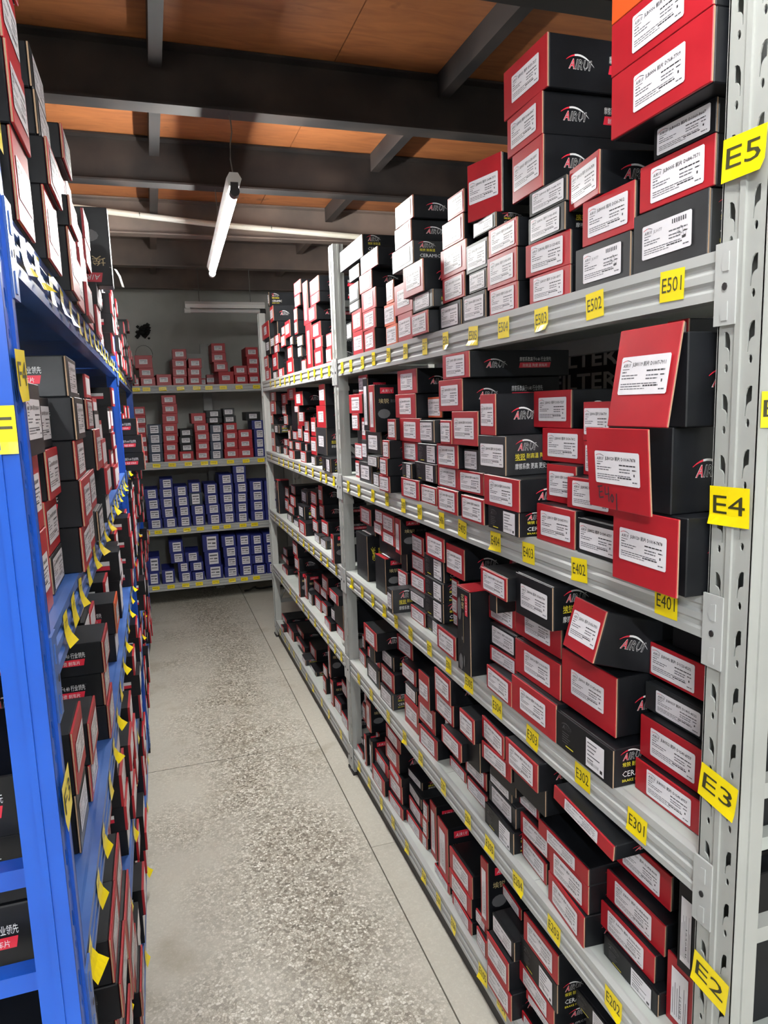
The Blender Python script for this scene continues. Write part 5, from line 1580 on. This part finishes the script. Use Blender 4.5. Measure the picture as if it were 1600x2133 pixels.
for lv in (5, 4, 3, 2, 1):
    cols = list(LEFT[lv])
    y = .905
    spans = sorted([(c[1], c[2]) for c in cols])
    head = {5: .30, 4: .36, 3: .33, 2: .30, 1: .27}[lv]
    while y < 3.20:
        wd = rl.uniform(.135, .165)
        hit = [s for s in spans if s[0] < y + wd + .004 and s[1] > y - .004]
        if hit:
            y = max(s[1] for s in hit) + .006
            continue
        st = []; z = 0
        top = rl.uniform(.5, 1.0) * head
        while z < top:
            h = rl.uniform(.058, .088)
            if z + h > head + .02:
                break
            st.append((rl.choice('RRRKR'), h)); z += h
        cols.append((-.135 + rl.uniform(-.05, .018), y, y + wd, st))
        y += wd + rl.uniform(.004, .03)
    cols.sort(key=lambda c: c[1])
    for si, (fx, ya, yb, st) in enumerate(cols):
        z = ZB[lv]
        for k, (t, h) in enumerate(st):
            x = fx + (rl.uniform(-.012, .010) if k else 0)
            if ya > 1.6 and t != 'O':
                stuff_box(x, ya + .004, yb - .004, z, h, t == 'R')
                z += h
                continue
            pos = '%s up, %s stack' % (ORD[k], ORD[min(si, 19)])
            lab = '%s brake pad box, %s from blue post, blue rack %s' % (COLR[t], pos, NAME_L[lv])
            make_box('L', t, (x, (ya + yb) / 2 + rl.uniform(-.003, .003), z), yb - ya - .008, h - .0004, .27, {}, lab, 'box', 'boxes on the blue rack %s' % NAME_L[lv], prints=(ya < 2.2))
            z += h
z = ZB[4]
for k, (h, x) in enumerate(((.082, -.048), (.080, -.052), (.076, -.068))):
    make_box('L', 'R', (x, 3.50, z), .14, h - .0004, .26, {}, 'black-sided brake pad box jutting past the blue middle post, %s of three' % ('lowest', 'middle', 'topmost')[k], 'box', 'jutting boxes by the blue middle post')
    z += h
# boxes past the blue rack's middle post: hundreds more of the same, only slivers of them show
for lv in (5, 4, 3, 2, 1):
    y = 3.43 if lv != 4 else 3.58
    while y < 5.6:
        wd = rl.uniform(.13, .16); z = ZB[lv]; top = z + rl.uniform(.2, .30 if lv < 5 else .42)
        fx = -.135 + rl.uniform(-.04, .03)
        while z < top:
            h = rl.uniform(.06, .085)
            stuff_box(fx + rl.uniform(-.02, .02), y, y + wd, z, h, rl.random() < .75)
            z += h
        y += wd + rl.uniform(.004, .02)
o = mb.build('brake_pad_boxes', ['black_card', 'red_card', 'label_paper', 'print_white', 'print_red'])
o['kind'] = 'stuff'
tag(o, 'red and black brake pad boxes packed farther along the blue rack, in its dimmer part', 'boxes')

# upside-down black box standing across the top of the blue rack stacks, with a loose white strap
ub = link('black_brake_pad_box', body_mesh(.24, .075, .215, 'black_card'))
ub.location = (-.078 - .12, 2.245, ZB[5] + .1435)
tag(ub, 'black box standing upside down on boxes, blue rack top shelf', 'box', 'boxes on the blue rack top shelf')
p = PL()
p.quad([(.095, -.072, .0008), (.02, -.072, .0008), (.02, -.098, .0008), (.090, -.098, .0008)][::-1], 1)
p.text('AIRUI', .088, -.078, .020, 0, .060, .3, .0011, rot=180)
p.text('埃锐', .105, -.028, .030, 4, .075, 0, .0009, rot=180)
p.quad([(.06 + .032 * math.cos(t * math.pi / 6), .03 + .018 * math.sin(t * math.pi / 6), .0007) for t in range(12)], 5)
link('front_print', p.on_front('front_print', SM), ub, (0, -.0002, .1075))
tube = [( -.082, 2.20, ZB[5] + .185), (-.070, 2.195, ZB[5] + .180), (-.060, 2.19, ZB[5] + .160), (-.053, 2.185, ZB[5] + .130)]
mb = MB()
P = []
for q in tube:
    P.append((q[0], q[1] - .006, q[2])); P.append((q[0] + .006, q[1] + .006, q[2]))
for i in range(3):
    mb.add([P[2 * i], P[2 * i + 1], P[2 * i + 3], P[2 * i + 2]], [(0, 1, 2, 3)])
so = mb.build('packing_strap', ['strap_white'])
sm = so.modifiers.new('thickness', 'SOLIDIFY'); sm.thickness = .0008
so.parent = ub; so.matrix_parent_inverse = Matrix.Translation(-Vector(ub.location))

# filter cartons on the rack behind
for k, (y, z, h) in enumerate(((1.31, EYE - .05, .22), (1.86, EYE - .05, .22), (1.31, EYE - .05 + .2205, .11), (1.86, EYE - .05 + .2205, .11), (2.42, EYE - .05, .24), (1.3, EYE - .72, .4), (1.95, EYE - .72, .38), (1.3, EYE - 1.40, .42), (2.0, EYE - 1.40, .40))):
    mb = MB(); mb.box(-.26, .26, 0, .36, 0, h)
    c = link('filter_carton', bevel(mb.mesh('carton_body', ['black_card']), .002))
    c.location = (1.262, y, z); c.rotation_euler = (0, 0, -math.pi / 2)
    where = ['lower near', 'lower middle', 'upper near', 'upper middle', 'lower far', 'third-level near', 'third-level far', 'floor-level near', 'floor-level far'][k]
    tag(c, 'black filter carton, %s, on the shadowed rack behind' % where, 'carton', 'filter cartons behind the right rack')
    p = PL()
    n = 2 if h > .15 else 1
    for q in range(n):
        p.text('FILTER', -.20, (.148 - q * .068) if h > .15 else .03, .068, 0, .34, 0, .0006, .02)
    link('front_print', p.on_front('front_print', ['print_pale']), c)

# small things
cable = tube_path('cable', [(.66, 6.16, .012), (.70, 6.14, .02), (.735, 6.15, .035), (.76, 6.18, .03), (.77, 6.21, .012), (.80, 6.20, .008), (.9, 6.22, .008), (1.05, 6.2, .008)], .008, 'rubber')
tag(cable, 'loose dark cable lying on the floor under the far rack', 'cable')
ring = tube_path('wire_loop', [(-.023 + .064 * math.cos(a), YB + .06, EYE + .466 + .068 * math.sin(a)) for a in [i * math.pi / 12 - .5 for i in range(18)]], .0022, 'wire')
tag(ring, 'thin wire loop standing on the red boxes, far rack top shelf', 'wire')
mb = MB()
rb = random.Random(2)
for i in range(26):
    x, y, z = -.02 + rb.uniform(-.05, .05), 6.575 + rb.uniform(-.02, .02), EYE + .70 + rb.uniform(-.06, .06)
    s = rb.uniform(.012, .03)
    mb.add([(x - s, y, z), (x + s, y - s, z), (x, y + s, z + s), (x, y, z - s)], [(0, 1, 2), (0, 3, 1), (1, 3, 2), (2, 3, 0)])
tag(mb.build('rag', ['rubber']), 'dark rag bundle hanging high on the back wall', 'rag')
pn = MB(); pn.box(.20, .46, YB + .34, YB + .36, ZG[1], ZG[1] + .27)
tag(pn.build('backing_board', ['rack_grey']), 'plain grey board leaning upright behind red boxes, far rack top', 'board')
bt = tube_path('marker_note', [(0, 0, 0)] * 2, .001, 'rubber') if False else None
# handwriting on two box fronts
def scrawl(parent, strokes, loc, k):
    mb = MB()
    for st in strokes:
        for (a, b), (c, d) in zip(st, st[1:]):
            L_ = math.hypot(c - a, d - b) or 1
            nx, nz = -(d - b) / L_ * .0011, (c - a) / L_ * .0011
            A, B = a * k, b * k; C_, D = c * k, d * k
            mb.quad([(A - nx, 0, B - nz), (C_ - nx, 0, D - nz), (C_ + nx, 0, D + nz), (A + nx, 0, B + nz)])
    return mb.build('handwriting', ['print_black'], parent, loc=loc)
E401 = [[(0, 10), (6, 11)], [(2, 10), (2, 2), (7, 3)], [(2, 6), (6, 7)], [(9, 11), (9, 5), (14, 6)], [(13, 11), (13, 0)], [(17, 6), (15, 3), (17, 0), (19, 3), (17, 6)], [(22, 7), (22, -5)]]
best = {}
for o in COL.objects:
    if o.name.startswith('red_brake_pad_box') and o.get('label', '').startswith('red box with bulging open flap') and 'E4' in o['label']:
        best[o.location.z] = o
if best:
    z = sorted(best)[0]
    f = [c for c in best[z].children if c.name.startswith('front_flap')][0]
    scrawl(f, E401, (-.045, -.0068, .012), .0021)
